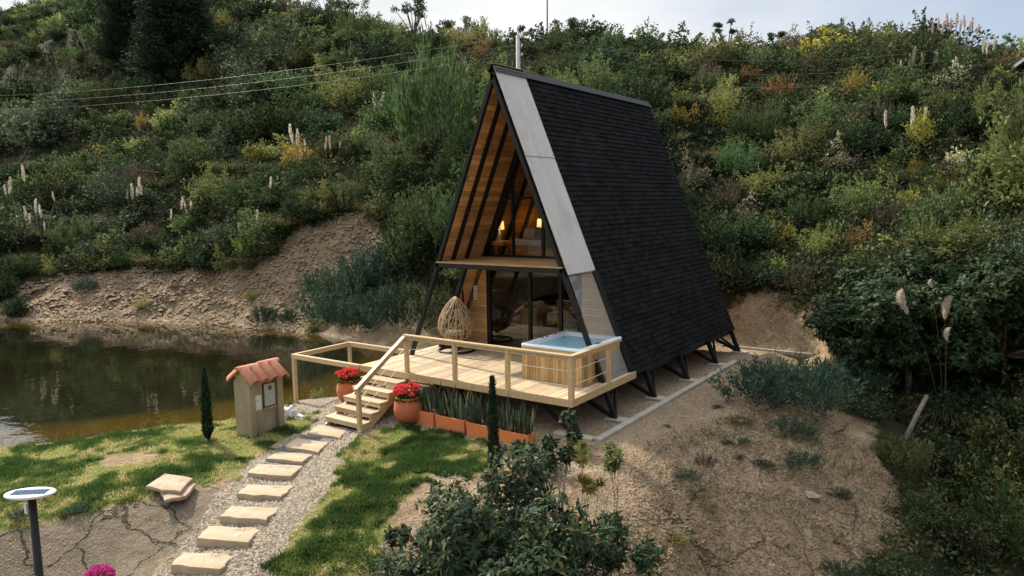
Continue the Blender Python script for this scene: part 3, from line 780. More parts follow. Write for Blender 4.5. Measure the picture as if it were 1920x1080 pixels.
for i in range(26):
    y0 = YW+.06+i*(D-YW-.2)/26; mb.ext(-2.74, 2.74, y0, y0+(D-YW-.2)/26-.004, -.05, -.005)
mb.build('lower_floor', M['floorwood'], cabin)
# rear gable wall
MB().add([(-2.8, D-.12, -.03), (2.8, D-.12, -.03), (0, D-.12, H-.15), (-2.8, D-.06, -.03), (2.8, D-.06, -.03), (0, D-.06, H-.15)],
         [(0, 1, 2), (5, 4, 3), (0, 3, 4, 1), (1, 4, 5, 2), (2, 5, 3, 0)]).build('rear_wall', M['pine'], cabin)
# lower front wall: siding panels left and right
def siding(x0, x1, side):
    mb = MB(); n = 30
    for i in range(n):
        za = .02+i*2.30/n; zb = za+2.30/n-.012
        lim = HW*(1-(zb)/H)-.14
        if side > 0 and lim < x0+.1: continue
        a, b = (max(x0, -lim), x1) if side < 0 else (x0, min(x1, lim))
        mb.ext(a, b, YW-.035, YW-.005+random.uniform(-.003, .003), za, zb)
    mb.ext(x0+(1.0 if side < 0 else 0), x1-(.0 if side < 0 else 1.0), YW, YW+.02, .0, 2.32)
    return mb
siding(-2.85, -1.73, -1).build('timber_siding', M['siding'], cabin)
siding(1.24, 2.85, 1).build('timber_siding', M['siding'], cabin)
mb = MB()
for x, w in ((-1.66, .13), (-.32, .09), (.62, .09), (1.18, .1)): mb.ext(x-w/2, x+w/2, YW-.05, YW+.03, .0, 2.34)
mb.ext(-1.72, 1.22, YW-.045, YW+.025, -.0, .05); mb.ext(-1.72, 1.22, YW-.045, YW+.025, 2.28, 2.33)
mb.build('door_frame', M['black'], cabin)
for a, b in ((-1.60, -.365), (-.275, .575), (.665, 1.13)):
    MB().add([(a, YW-.01, .05), (b, YW-.01, .05), (b, YW-.01, 2.28), (a, YW-.01, 2.28)], [(0, 1, 2, 3)]).build('glass_door', M['glass'], cabin)
# upper glazing
mb = MB(); zt = H-.35
for x, w in ((-.83, .07), (.10, .07), (.92, .06)):
    mb.ext(x-w/2, x+w/2, YW-.03, YW+.03, 2.50, H*(1-abs(x)/HW)-.15)
lim = HW*(1-4.05/H)-.08; mb.ext(-lim, lim, YW-.035, YW+.035, 4.0, 4.07)
lim = HW*(1-2.52/H)-.08; mb.ext(-lim, lim, YW-.035, YW+.035, 2.495, 2.55)
mb.build('mullion', M['black'], cabin)
lim0 = HW*(1-2.5/H)-.1
MB().add([(-lim0, YW, 2.5), (lim0, YW, 2.5), (0, YW, H-.3)], [(0, 1, 2)]).build('gable_glass', M['glassupper'], cabin)
MB().ext(-2.16, -2.05, YW-.06, YW-.03, 1.28, 1.68).build('wall_switch_panel', M['paper'], cabin)

# interior things
def pillow(mb, c, w, h, d, rz, tilt):
    R = Matrix.Rotation(rz, 3, 'Z')@Matrix.Rotation(tilt, 3, 'X'); vs = []; n = 8
    for j in range(n+1):
        for i in range(n+1):
            a = i/n*2-1; b = j/n*2-1
            th = d*.5*max(0, (1-a**4)*(1-b**4))**.5
            pin = 1-.08*(abs(a)*abs(b))
            vs.append((a*w/2*pin, -th, b*h/2*pin))
    m = len(vs); vs += [(x, -y, z) for x, y, z in vs]
    fs = []
    for j in range(n):
        for i in range(n):
            q = (j*(n+1)+i, j*(n+1)+i+1, (j+1)*(n+1)+i+1, (j+1)*(n+1)+i); fs.append(q); fs.append(tuple(m+k for k in q[::-1]))
    mb.add([R@Vector(q)+Vector(c) for q in vs], fs)
bed = thing('bed', 'low bed with white duvet behind the upper gable window', 'bed', (-.35, 2.75, 2.49))
mb = MB(); mb.ext(-1.27, .52, 2.38, 3.25, 2.56, 2.74); mb.ext(-1.2, .45, 2.42, 3.2, 2.49, 2.56); mb.build('bed_base', M['pine'], bed, bevel=.01)
MB().ext(-1.25, .50, 2.36, 3.2, 2.74, 2.93).build('duvet', M['white'], bed, bevel=.04)
MB().ext(-.28, .25, 2.345, 3.0, 2.73, 2.945).build('blanket', M['grey'], bed, bevel=.02)
MB().ext(-1.3, .54, 3.24, 3.30, 2.49, 2.98).build('headboard', M['pine'], bed)
for k, (x, mm, lb) in enumerate(((-1.08, 'white', 'white pillow at the left end of the bed'), (-.74, 'grey', 'taupe pillow in the middle of the bed'), (-.36, 'grey', 'taupe pillow nearest the right-hand lamp'), (.05, 'white', 'white pillow at the right end of the bed'))):
    mb = MB(); pillow(mb, (x, 3.05, 3.07), .46, .34, .16, .15*(k-1), -.35); po = mb.build('pillow', M[mm], None, True, org=(x, 3.08, 3.0)); tag(po, lb, 'pillow')
def lamp(x, y, zb, label):
    l = thing('table_lamp', label, 'lamp', (x, y, zb), 'pair of lit table lamps by the bed')
    MB().lathe((x, y, zb), [(.05, 0), (.06, .02), (.03, .05), (.06, .12), (.045, .2), (.02, .25), (.012, .34)], 14).build('lamp_base', M['shell'], l, True)
    mb = MB(); vs = []; seg = 20
    for r, z in ((.135, .30), (.115, .53)):
        for k in range(seg): a = 2*math.pi*k/seg; vs.append((x+r*math.cos(a), y+r*math.sin(a), zb+z))
    mb.add(vs, [(k, (k+1) % seg, seg+(k+1) % seg, seg+k) for k in range(seg)]+[tuple(range(seg, 2*seg))]); mb.build('lamp_shade', M['shade'], l, True)
    L = bpy.data.lights.new('lamp_light', 'POINT'); L.energy = 5; L.color = (1, .62, .28); L.shadow_soft_size = .1
    lo = bpy.data.objects.new('lamp_light', L); COL.objects.link(lo); lo.parent = l; lo.location = (0, 0, .42)
ns = thing('nightstand', 'wooden nightstand left of the upstairs bed', 'nightstand', (-1.38, 2.4, 2.49))
mb = MB(); mb.ext(-1.62, -1.24, 1.97, 2.33, 2.78, 2.90); mb.build('drawer', M['pine'], ns, bevel=.005)
for a in (-1.59, -1.27):
    for b in (2.0, 2.3): MB().ext(a-.015, a+.015, b-.015, b+.015, 2.49, 2.78).build('leg', M['black'], ns)
lamp(-1.47, 2.15, 2.90, 'lit table lamp on the nightstand at the left of the bed')
ns2 = thing('nightstand', 'small stand at the right of the bed, under the second lamp', 'nightstand', (-.35, 3.45, 2.49))
MB().ext(-1.13, -.73, 3.34, 3.7, 2.83, 2.93).build('drawer', M['pine'], ns2)
for a in (-1.1, -.76):
    for b in (3.37, 3.67): MB().ext(a-.015, a+.015, b-.015, b+.015, 2.49, 2.83).build('leg', M['black'], ns2)
lamp(-.95, 3.45, 2.93, 'lit table lamp on the stand at the right of the bed')
isl = thing('kitchen_island', 'pale timber kitchen counter behind the sliding glass door', 'counter', (-1.1, 3.2, 0))
MB().ext(-1.30, -.78, 2.9, 3.8, 0, .96).build('cabinet', M['siding'], isl); MB().ext(-1.34, -.74, 2.86, 3.84, .96, 1.0).build('worktop', M['white'], isl)
sf = thing('sofa', 'grey sofa inside behind the right-hand glass door', 'sofa', (-.6, 4.6, 0))
MB().ext(-1.0, .7, 4.0, 4.9, .12, .45).build('seat', M['grey'], sf, bevel=.05); MB().ext(-1.0, .7, 4.75, 5.0, .45, .95).build('backrest', M['grey'], sf, bevel=.05)
MB().ext(-1.2, -1.0, 4.0, 5.0, .12, .65).build('armrest', M['grey'], sf, bevel=.05); MB().ext(.7, .9, 4.0, 5.0, .12, .65).build('armrest', M['grey'], sf, bevel=.05)
mb = MB(); pillow(mb, (-1.75, 4.05, 1.15), .5, .42, .2, .3, -.3); po = mb.build('cushion', M['red'], None, True, org=(-1.75, 4.05, 1.0)); tag(po, 'red cushion on the daybed seen through the left glass door', 'cushion')
db = thing('daybed', 'cream daybed by the left wall inside the ground floor', 'daybed', (-1.8, 4.1, 0))
MB().ext(-2.1, -1.4, 3.9, 5.6, .1, .92).build('base', M['pine'], db); MB().ext(-2.1, -1.4, 3.88, 5.6, .92, 1.03).build('mattress', M['white'], db)
ch = thing('dining_chair', 'white moulded chair just inside the glass beside the hot tub', 'chair', (.6, 2.45, 0))
mb = MB(); seg = 12; vs = []
for j in range(5):
    for i in range(seg+1):
        a = -1.1+2.2*i/seg; r = .22+.02*j
        vs.append((.6+r*math.sin(a), 2.35+.2-r*math.cos(a)*.9+.0, .45+j*.09-(.10*abs(a)**2*j/4)))
mb.add(vs, [(j*(seg+1)+i, j*(seg+1)+i+1, (j+1)*(seg+1)+i+1, (j+1)*(seg+1)+i) for j in range(4) for i in range(seg)]); mb.build('backrest', M['paper'], ch, True)
MB().lathe((.6, 2.55, .42), [(.2, 0), (.23, .02), (.22, .04)], 18).build('seat', M['paper'], ch)
for dx in (-.14, .14):
    for dy in (-.12, .12): MB().tube([(.6+dx*.7, 2.55+dy*.7, .42), (.6+dx*1.3, 2.55+dy*1.3, 0)], .012, 6).build('leg', M['black'], ch)
tb = thing('dining_table', 'dark framed table beside the white chair indoors', 'table', (.2, 3.3, 0))
MB().ext(-.3, .9, 3.0, 3.6, .92, .96).build('tabletop', M['white'], tb)
for a in (-.27, .87):
    for b in (3.03, 3.57): MB().ext(a-.02, a+.02, b-.02, b+.02, 0, .92).build('leg', M['black'], tb)

# ------------------------------------------------------------------ deck
XR, YF = 2.99, -1.6
deck = thing('wooden_deck', 'pale timber terrace before the cabin, with rail and open frame over the pond', 'deck', (0, 0, -.1))
mb = MB(); x = -3.05; k = 0
while x < XR-.05:
    w = .118; y1 = YW-.06 if abs(x+w/2) < 2.80 else (1.9 if x < 0 else 1.3)
    cut = random.uniform(-.6, .9)
    mb.ext(x, min(x+w-.013, XR-.03), YF+.03, cut-.003, -.034, 0); mb.ext(x, min(x+w-.013, XR-.03), cut, y1, -.034, 0); x += w
mb.build('deck_boards', M['deck'], deck)
mb = MB()
mb.ext(-3.08, XR+.0, YF-.0, YF+.028, -.15, .002); mb.ext(XR-.028, XR, YF+.03, 1.32, -.15, .003); mb.ext(-3.08, -3.052, YF+.03, 1.9, -.15, .002)
mb.build('fascia', M['timber'], deck)
mb = MB()
for y in (-1.4, -.5): mb.ext(-2.95, 2.9, y-.03, y+.03, -.15, -.04)
for x_ in (-2.9, -1.5, 0, 1.5, 2.7): mb.ext(x_-.03, x_+.03, -1.36, 1.8, -.16, -.05)
mb.build('joists', M['black'], deck)
for s_, x_ in ((1, 2.85), (-1, -2.9), (1, 0)):
    mb = MB(); mb.beam((x_-s_*.12, -1.35, -.15), (x_+s_*.2, -1.35, -.90), .08, .08, up=(0, 1, 0)); mb.beam((x_-s_*.9, -1.35, -.17), (x_+s_*.18, -1.35, -.88), .06, .06, up=(0, 1, 0))
    mb.build('steel_leg', M['black'], deck)
RY = -1.53; TOP = .90
for x_ in (-1.53, -.07, 1.38): MB().ext(x_-.045, x_+.045, RY-.045, RY+.045, -.13, TOP-.05).build('rail_post', M['timber'], deck, bevel=.004)
MB().ext(2.885, 2.985, RY-.05, RY+.05, -.13, TOP-.05).build('rail_post', M['timber'], deck, bevel=.004)
MB().ext(2.90, 2.98, .02, .10, -.1, TOP-.05).build('rail_post', M['timber'], deck, bevel=.004)
mb = MB(); mb.ext(-1.60, 3.0, RY-.06, RY+.055, TOP-.05, TOP+.0); mb.ext(-1.58, 2.98, RY-.03, RY+.02, TOP-.12, TOP-.052); mb.build('handrail', M['timber'], deck, bevel=.004)
mb = MB(); mb.ext(2.885, 3.003, RY+.058, .16, TOP-.051, TOP-.001); mb.ext(2.91, 2.965, RY+.05, .02, TOP-.12, TOP-.053); mb.build('handrail', M['timber'], deck, bevel=.004)
for z in (.27, .57):
    mb = MB(); pts = []
    mb.tube([(-1.53, RY, z), (-.8, RY, z-.008), (-.07, RY, z), (.65, RY, z-.01), (1.38, RY, z), (2.1, RY, z-.012), (2.93, RY, z), (2.94, -.7, z-.006), (2.94, .06, z)], .007, 6)
    mb.build('rail_cable', M['cable'], deck)
# open frame over the pond
mb = MB(); XN = -5.62
mb.ext(XN-.05, -3.082, YF-.02, YF+.08, -.12, .0); mb.ext(XN-.05, XN+.05, YF+.081, .34, -.121, -.001); mb.ext(XN-.05, -3.082, .341, .44, -.12, .0)
nf = mb.build('net_frame', M['timber'], deck, bevel=.004)
MB().ext(XN-.05, XN+.05, YF-.015, YF+.075, -1.45, -.122).build('frame_post', M['timber'], deck, bevel=.004)
MB().ext(XN-.045, XN+.045, .35, .43, -2.1, -.122).build('frame_post', M['timber'], deck, bevel=.004)
# stairs
st = thing('staircase', 'short open timber staircase with sloping handrail rising to the deck', 'stairs', (-2.06, -2.4, -1.05))
for k in range(1, 6):
    z = -.17*k; y = -1.62-.285*k
    mb = MB(); mb.ext(-2.68, -1.46, y-.04, y+.285-.0, z-.045, z); mb.ext(-2.66, -1.48, y-.02, y+.02, z-.12, z-.047); mb.build('tread', M['deck'], st, bevel=.004)
for x_ in (-2.60, -1.50):
    mb = MB(); mb.beam((x_, -1.62, -.22), (x_, -3.08, -1.09), .04, .18); 
    for k in range(1, 6): mb.ext(x_-.03, x_+.03, -1.62-.285*k, -1.62-.285*k+.2, -.17*k-.16, -.17*k-.05)
    mb.build('stringer', M['timber'], st)
MB().ext(-1.60, -1.51, -3.10, -3.01, -1.12, -.075).build('rail_post', M['timber'], st, bevel=.004)
mb = MB(); mb.beam((-1.555, RY-.0, TOP-.025), (-1.555, -3.14, -.075), .11, .05); mb.beam((-1.555, RY-.06, TOP-.12), (-1.555, -3.0, -.085), .045, .07); mb.build('handrail', M['timber'], st, bevel=.004)
for z in (.27, .57): MB().tube([(-1.555, RY-.05, z), (-1.555, -3.02, z-.87)], .006, 6).build('rail_cable', M['cable'], st)

# ------------------------------------------------------------------ hot tub
tx0, tx1, ty0, ty1, th = 1.12, 2.66, -.62, 1.22, .80
tub = thing('hot_tub', 'square hot tub full of clear blue water, clad in vertical timber slats', 'hot tub', ((tx0+tx1)/2, (ty0+ty1)/2, 0))
mb = MB()
def slats(a, b, n, fn):
    for i in range(n):
        p = a+(b-a)*i/n; q = a+(b-a)*(i+1)/n-.007; fn(p, q)
slats(tx0, tx1, 21, lambda p, q: mb.ext(p, q, ty0, ty0+.02, .01, th-.11))
slats(tx0, tx1, 21, lambda p, q: mb.ext(p, q, ty1-.02, ty1, .01, th-.11))
slats(ty0+.022, ty1-.022, 24, lambda p, q: mb.ext(tx0, tx0+.02, p, q, .01, th-.11))
slats(ty0+.022, ty1-.022, 24, lambda p, q: mb.ext(tx1-.02, tx1, p, q, .01, th-.11))
mb.build('cladding', M['slat'], tub)
mb = MB(); mb.ext(tx0+.025, tx1-.025, ty0+.025, ty1-.025, .0, .3)
mb.build('core', M['black'], tub)
mb = MB()
mb.ext(tx0-.005, tx1+.005, ty0-.006, ty0+.022, th-.105, th-.045)
mb.ext(tx0-.006, tx0+.021, ty0+.023, ty1, th-.105, th-.045)
mb.ext(tx1-.021, tx1+.006, ty0+.023, ty1, th-.105, th-.045)
mb.build('top_rail', M['timber'], tub)
# moulded shell: rim ring -> inner walls -> seat -> floor
def rr(inset, z, r, n=6):
    x0, x1, y0, y1 = tx0+inset-.02, tx1-inset+.02, ty0+inset-.02, ty1-inset+.02; o_ = []
    for cx_, cy_, a0 in ((x1-r, y1-r, 0), (x0+r, y1-r, 90), (x0+r, y0+r, 180), (x1-r, y0+r, 270)):
        for k in range(n+1):
            a = math.radians(a0+90*k/n); o_.append((cx_+r*math.cos(a), cy_+r*math.sin(a), z))
    return o_
rings = [rr(0, th-.045, .06), rr(0, th-.005, .06), rr(.02, th+.01, .07), rr(.11, th+.01, .10), rr(.14, th-.01, .12), rr(.20, th-.22, .16), rr(.36, th-.30, .2), rr(.40, th-.55, .2)]
mb = MB(); vs = [p for r_ in rings for p in r_]; n = len(rings[0])
fs = [(i*n+k, i*n+(k+1) % n, (i+1)*n+(k+1) % n, (i+1)*n+k) for i in range(len(rings)-1) for k in range(n)]; fs.append(tuple(range((len(rings)-1)*n, len(rings)*n)))
mb.add(vs, fs); mb.build('shell', M['shell'], tub, True)
wmt, t, o = newmat('tub_water')
P = N(t, 'ShaderNodeTexCoord').outputs['Object']
w1 = N(t, 'ShaderNodeTexNoise', {'Vector': P, 'Scale': 7, 'Detail': 4, 'Distortion': 1.5}).outputs['Fac']
bp = N(t, 'ShaderNodeBump', {'Height': w1, 'Strength': .8, 'Distance': .05})
tr = N(t, 'ShaderNodeBsdfTransparent', {'Color': (.70, .92, .97, 1)}); df = N(t, 'ShaderNodeBsdfDiffuse', {'Color': (.34, .74, .88, 1)})
bd = N(t, 'ShaderNodeMixShader', {'Fac': .65, 1: tr.outputs[0], 2: df.outputs[0]})
gl = N(t, 'ShaderNodeBsdfGlossy', {'Roughness': .03, 'Normal': bp.outputs[0]}); fr = N(t, 'ShaderNodeFresnel', {'IOR': 1.33, 'Normal': bp.outputs[0]})
ms = N(t, 'ShaderNodeMixShader', {'Fac': fr.outputs[0], 1: bd.outputs[0], 2: gl.outputs[0]}); t.links.new(ms.outputs[0], o.inputs[0])
MB().add(rr(.15, th-.075, .12), [tuple(range(n))]).build('water', wmt, tub)
for p in ((tx0+.07, ty0+.75), (tx0+.07, ty0+.95), (tx0+.06, ty1-.5)):
    MB().lathe((p[0], p[1], th+.01), [(.03, 0), (.03, .015), (.012, .02)], 12).build('control_knob', M['darkgrey'], tub)
MB().ext(tx1-.10, tx1-.03, .1, .3, th+.011, th+.02).build('control_panel', M['darkgrey'], tub)

# ------------------------------------------------------------------ hanging chair
hc = thing('hanging_chair', 'teardrop rattan hanging chair on a black curved stand on the deck', 'hanging chair', (-2.1, 1.0, 0))
cx_, cy_ = -2.12, 1.0
mb = MB(); seg = 40
for rr_, z in ((.47, .03),):
    mb.tube([(cx_+rr_*math.cos(2*math.pi*k/seg), cy_+rr_*math.sin(2*math.pi*k/seg), z) for k in range(seg+1)], .028, 8, cap=False)
back = Vector((-.22, .97, 0)).normalized()
mb.tube([(cx_+.47*back.x, cy_+.47*back.y, .03), (cx_-.47*back.x, cy_-.47*back.y, .03)], .022, 8)
mb.build('stand_base', M['black'], hc, True)
pts = []
for k in range(25):
    s = k/24
    if s < .6: o_ = .47+.06*math.sin(s/.6*math.pi); z = .03+s/.6*1.35
    else: a = (s-.6)/.4*math.pi*.62; o_ = .47-.30*(1-math.cos(a))*1.25; z = 1.38+.58*math.sin(a)
    pts.append((cx_+back.x*o_, cy_+back.y*o_, z))
mb = MB(); mb.tube(pts, .024, 8); hook = Vector(pts[-1]); mb.build('stand_pole', M['black'], hc, True)
top = Vector((cx_, cy_, 1.47)); 
MB().tube([hook, top], .008, 6).build('hanger', M['black'], hc)
def egg(th_, s):   # s 0 top ..1 bottom
    r = .49*math.sin(math.pi/2*s/.66)**.78 if s < .66 else .49*math.sqrt(max(0, 1-((s-.66)/.342)**2))
    z = 1.47-s*1.20
    return Vector((cx_+r*math.cos(th_), cy_+r*math.sin(th_)*.92, z))
cd = math.atan2(CAM[1]-cy_, CAM[0]-cx_)
mb = MB()
for k in range(14):
    a = 2*math.pi*k/14; mb.tube([egg(a, s/20) for s in range(21)], .010 if k % 2 else .013, 5)
for k in range(64):
    a0 = random.uniform(0, 2*math.pi); tw = random.choice((-1, 1))*random.uniform(.5, 1.6); s0 = random.uniform(.06, .5); s1 = min(.97, s0+random.uniform(.3, .55))
    mb.tube([egg(a0+tw*i/12, s0+(s1-s0)*i/12) for i in range(13)], .0075, 4)
for s in (.98, .9, .8, .68):
    mb.tube([egg(2*math.pi*k/28, s) for k in range(29)], .008, 5, cap=False)
# leaf-like main ribs on the side seen from the garden
for da in (-.75, -.35, .1, .5, .95):
    mb.tube([egg(cd+.15+(da*.3)+(da*1.5)*(max(0, i/14-.15))**1.2, .25+.72*i/14) for i in range(15)], .013, 6)
for da in (-1.15, -.6, .45, 1.2): mb.tube([egg(cd+da*(i/20)**.5, .02+.93*i/20) for i in range(21)], .015, 6)
mb.build('basket', M['rattan'], hc, True)
mb = MB(); mb.lathe((cx_, cy_, .40), [(.02, -.04), (.22, 0), (.30, .05), (.29, .12), (.2, .16), (.02, .17)], 22); mb.build('seat_cushion', M['grey'], hc, True)
# ------------------------------------------------------------------ pots of geraniums
def flower_pot(u, v, sc, label):
    p = gp(u, v); x, y, z = p
    t_ = thing('flower_pot', label, 'flower pot', (x, y, z), 'terracotta pots of red geraniums by the stairs')
    R = .30*sc; Hh = .52*sc
    prof = [(.17*sc, 0), (.22*sc, .03*sc), (.285*sc, .15*sc), (R, .27*sc), (.285*sc, .39*sc), (.25*sc, .47*sc), (.26*sc, Hh), (.235*sc, Hh), (.22*sc, .45*sc), (.02, .44*sc)]
    MB().lathe((x, y, z), prof, 36).build('pot', M['terra'], t_, True)
    n = 900; rng = np.random.default_rng(int(u))
    ph = rng.uniform(0, 2*math.pi, n); rr_ = .27*sc*np.sqrt(rng.uniform(0, 1, n))
    P = np.stack([x+rr_*np.cos(ph), y+rr_*np.sin(ph), z+Hh-.06*sc+rng.uniform(0, .14, n)*sc*(1.15-rr_/(.3*sc))], 1)
    Dd = np.stack([np.cos(ph)*rr_*3, np.sin(ph)*rr_*3, np.full(n, .5)], 1)+rng.normal(size=(n, 3))*.4
    quads('foliage', leaves(P, Dd, rng.uniform(.04, .08, n), rng.uniform(.03, .05, n), rng), rng.uniform(0, 1, n)**2, M['potleaf'], t_)
    fl = []; 
    for k in range(26):
        a = rng.uniform(0, 2*math.pi); q = .26*sc*math.sqrt(rng.uniform(0, 1)); c = np.array([x+q*math.cos(a), y+q*math.sin(a), z+Hh+(.17-.25*q*q/.09*.35)*sc+rng.uniform(-.03, .06)])
        d = randdir(60, rng); d[:, 2] = np.abs(d[:, 2])*.8; fl.append(leaves(c+d*.035*sc, d+rng.normal(size=(60, 3))*.6, .045*sc, .045*sc, rng))
    fl = np.concatenate(fl); quads('flowers', fl, rng.uniform(0, 1, len(fl)), M['petal'], t_)
flower_pot(767, 790, 1.12, 'terracotta pot of red geraniums right of the stairs beside the planters')
flower_pot(657, 752, 1.08, 'terracotta pot of red geraniums left of the stairs at the water side')

# ------------------------------------------------------------------ planters and snake plants
px_ = [-.92, -.22, .62, 1.44, 2.22]
desc = ['leftmost terracotta planter box, beside the round flower pot', 'long terracotta planter box second from the left under the deck edge',
        'terracotta planter box third from the left, right of the slim cypress', 'rightmost terracotta planter box, half hidden by the leafy shrub']
for i in range(4):
    a, b = px_[i]+.01, px_[i+1]-.01; y0, y1 = -2.12+.03*i, -1.86+.03*i
    zc = -1.0-.03*i
    t_ = thing('planter_box', desc[i], 'planter', ((a+b)/2, (y0+y1)/2, zc), 'terracotta planter boxes in a row below the deck')
    mb = MB(); zt = zc+.35
    def ring(ins, z): return [(a+ins, y0+ins, z), (b-ins, y0+ins, z), (b-ins, y1-ins, z), (a+ins, y1-ins, z)]
    R4 = [ring(.02, zc-.06), ring(0, zt-.02), ring(-.004, zt), ring(.025, zt), ring(.03, zt-.06)]
    vs = [p for q in R4 for p in q]; fs = [(k*4+j, k*4+(j+1) % 4, (k+1)*4+(j+1) % 4, (k+1)*4+j) for k in range(4) for j in range(4)]+[(3, 2, 1, 0)]
    mb.add(vs, fs); mb.build('box', M['terrabox'], t_, bevel=.005)
    MB().ext(a+.03, b-.03, y0+.03, y1-.03, zc, zt-.05).build('soil', M['soil'], t_)
    npl = 3 if b-a > .75 else 2
    for k in range(npl):
        xc = a+(b-a)*(k+.5)/npl; rng = np.random.default_rng(i*10+k+3); n = 19
        C = np.stack([xc+rng.uniform(-.13, .13, n), (y0+y1)/2+rng.uniform(-.07, .07, n), np.full(n, zt-.06)], 1)
        Dd = np.stack([(C[:, 0]-xc)*1.0+rng.normal(size=n)*.10, rng.normal(size=n)*.12, np.ones(n)], 1)
        Lg = rng.uniform(.38, .72, n); Lg[0] = .85
        Q = blades(C, Dd, Lg, rng.uniform(.035, .06, n), .12, 5, rng, (.6, .95, 1, .85, .5, .04))
        tn_ = np.tile(rng.uniform(0, .8, n), 5)
        pos = ['left', 'middle', 'right'] if npl == 3 else ['left', 'right']
        so = quads('snake_plant', Q, tn_, M['snake'], None, (xc, (y0+y1)/2, zt-.05))
        tag(so, 'upright snake plant clump at the %s of the %s planter box' % (pos[k], ['first (leftmost)', 'second', 'third', 'fourth (rightmost)'][i]), 'snake plant', 'snake plants in the planter boxes')

# ------------------------------------------------------------------ meter kiosk
kx0, kx1, ky0, ky1 = -4.30, -3.72, -4.28, -3.38; kz = float(hz(-3.8, -4.0))-.06; KH = 1.30
kio = thing('meter_kiosk', 'small cement-rendered utility kiosk with barrel-tiled roof on the lawn edge', 'kiosk', (-4.0, -3.83, kz))
mb = MB()
mb.ext(kx0, kx1, ky0, ky0+.15, kz, kz+KH); mb.ext(kx0, kx1, ky1-.15, ky1, kz, kz+KH)
mb.ext(kx0, kx1-.10, ky0+.151, ky1-.151, kz, kz+KH-.002)
xm = (kx0+kx1)/2
for y0, y1 in ((ky0, ky0+.15), (ky1-.15, ky1)):
    mb.add([(kx0, y0, kz+KH+.002), (kx1, y0, kz+KH+.002), (xm, y0, kz+KH+.26), (kx0, y1, kz+KH+.002), (kx1, y1, kz+KH+.002), (xm, y1, kz+KH+.26)], [(0, 1, 2), (5, 4, 3), (0, 3, 4, 1), (1, 4, 5, 2), (2, 5, 3, 0)])
mb.build('walls', M['render'], kio, bevel=.008)
mb = MB(); nt_ = 4; W_ = (ky1-ky0+.12)/nt_; rz_ = kz+KH+.28
for s in (-1, 1):
    for k in range(nt_):
        yc = ky0-.06+W_*(k+.5)
        e = Vector((xm+s*.42, yc, rz_-.30)); r0 = Vector((xm+s*.02, yc, rz_+.0)); seg = 10; vs = []; 
        dn = Vector((.30*s, 0, .40)).normalized()
        for j, (c, rad) in enumerate(((r0, W_*.46), (e, W_*.56))):
            for q in (0, 1):
                for i in range(seg+1):
                    a = math.pi*i/seg; rr2 = rad-(.014 if q else 0)
                    vs.append(c+Vector((0, 1, 0))*rr2*math.cos(a)+dn*rr2*1.15*math.sin(a))
        m_ = seg+1; fs = []
        for i in range(seg):
            fs += [(i, i+1, 2*m_+i+1, 2*m_+i), (m_+i+1, m_+i, 3*m_+i, 3*m_+i+1), (2*m_+i, 2*m_+i+1, 3*m_+i+1, 3*m_+i)]
        fs += [(0, 2*m_, 3*m_, m_), (seg, m_+seg, 3*m_+seg, 2*m_+seg)]
        mb.add(vs, fs)
        # trough tile between barrels
        if k < nt_-1:
            yt = yc+W_/2
            mb.add([Vector((xm+s*.03, yt-.05, rz_+.0)), Vector((xm+s*.03, yt+.05, rz_+.0)), Vector((xm+s*.41, yt+.05, rz_-.285)), Vector((xm+s*.41, yt-.05, rz_-.285))], [(0, 1, 2, 3)])
mb.build('roof_tiles', M['tile'], kio, True)
mb = MB()
for a, b, dz in ((ky0-.10, ky0+.52, .0), (ky0+.46, ky1+.10, .022)):
    seg = 10; vs = []
    for yy in (a, b):
        for q in (0, 1):
            for i in range(seg+1):
                an = math.pi*i/seg; r_ = .082-(.014 if q else 0); vs.append((xm+r_*math.cos(an), yy, rz_+.03+dz+r_*.85*math.sin(an)))
    m_ = seg+1; fs = []
    for i in range(seg): fs += [(i, i+1, 2*m_+i+1, 2*m_+i), (m_+i+1, m_+i, 3*m_+i, 3*m_+i+1), (i+1, i, m_+i, m_+i+1), (2*m_+i, 2*m_+i+1, 3*m_+i+1, 3*m_+i)]
    mb.add(vs, fs)
mb.build('ridge_tile', M['tile'], kio, True)
xf = kx1-.10
mbx = MB(); yb0, yb1, zb0, zb1 = ky0+.40, ky1-.17, kz+.66, kz+1.22
mbx.ext(xf, xf+.03, yb0, yb1, zb0, zb1); bx = mbx.build('meter_box', M['darkgrey'], kio)
d_ = MB().ext(xf+.031, xf+.05, yb0+.025, yb1-.02, zb0+.03, zb1-.02).build('box_door', M['boxgrey'], kio, bevel=.004)
MB().ext(xf+.051, xf+.056, yb0+.13, yb0+.22, zb1-.17, zb1-.07).build('meter_window', M['darkgrey'], d_)
MB().ext(xf+.051, xf+.06, yb0+.05, yb0+.07, zb0+.27, zb0+.29).build('lock', M['black'], d_)
MB().ext(xf, xf+.05, yb0, yb1, zb0-.045, zb0-.002).build('sill', M['render'], kio)
MB().ext(xf+.001, xf+.012, ky0+.17, ky0+.36, kz+.64, kz+.98).build('notice_board', M['paper'], kio)
MB().ext(xf+.0125, xf+.0135, ky0+.19, ky0+.29, kz+.86, kz+.867).build('notice_line', M['darkgrey'], kio)

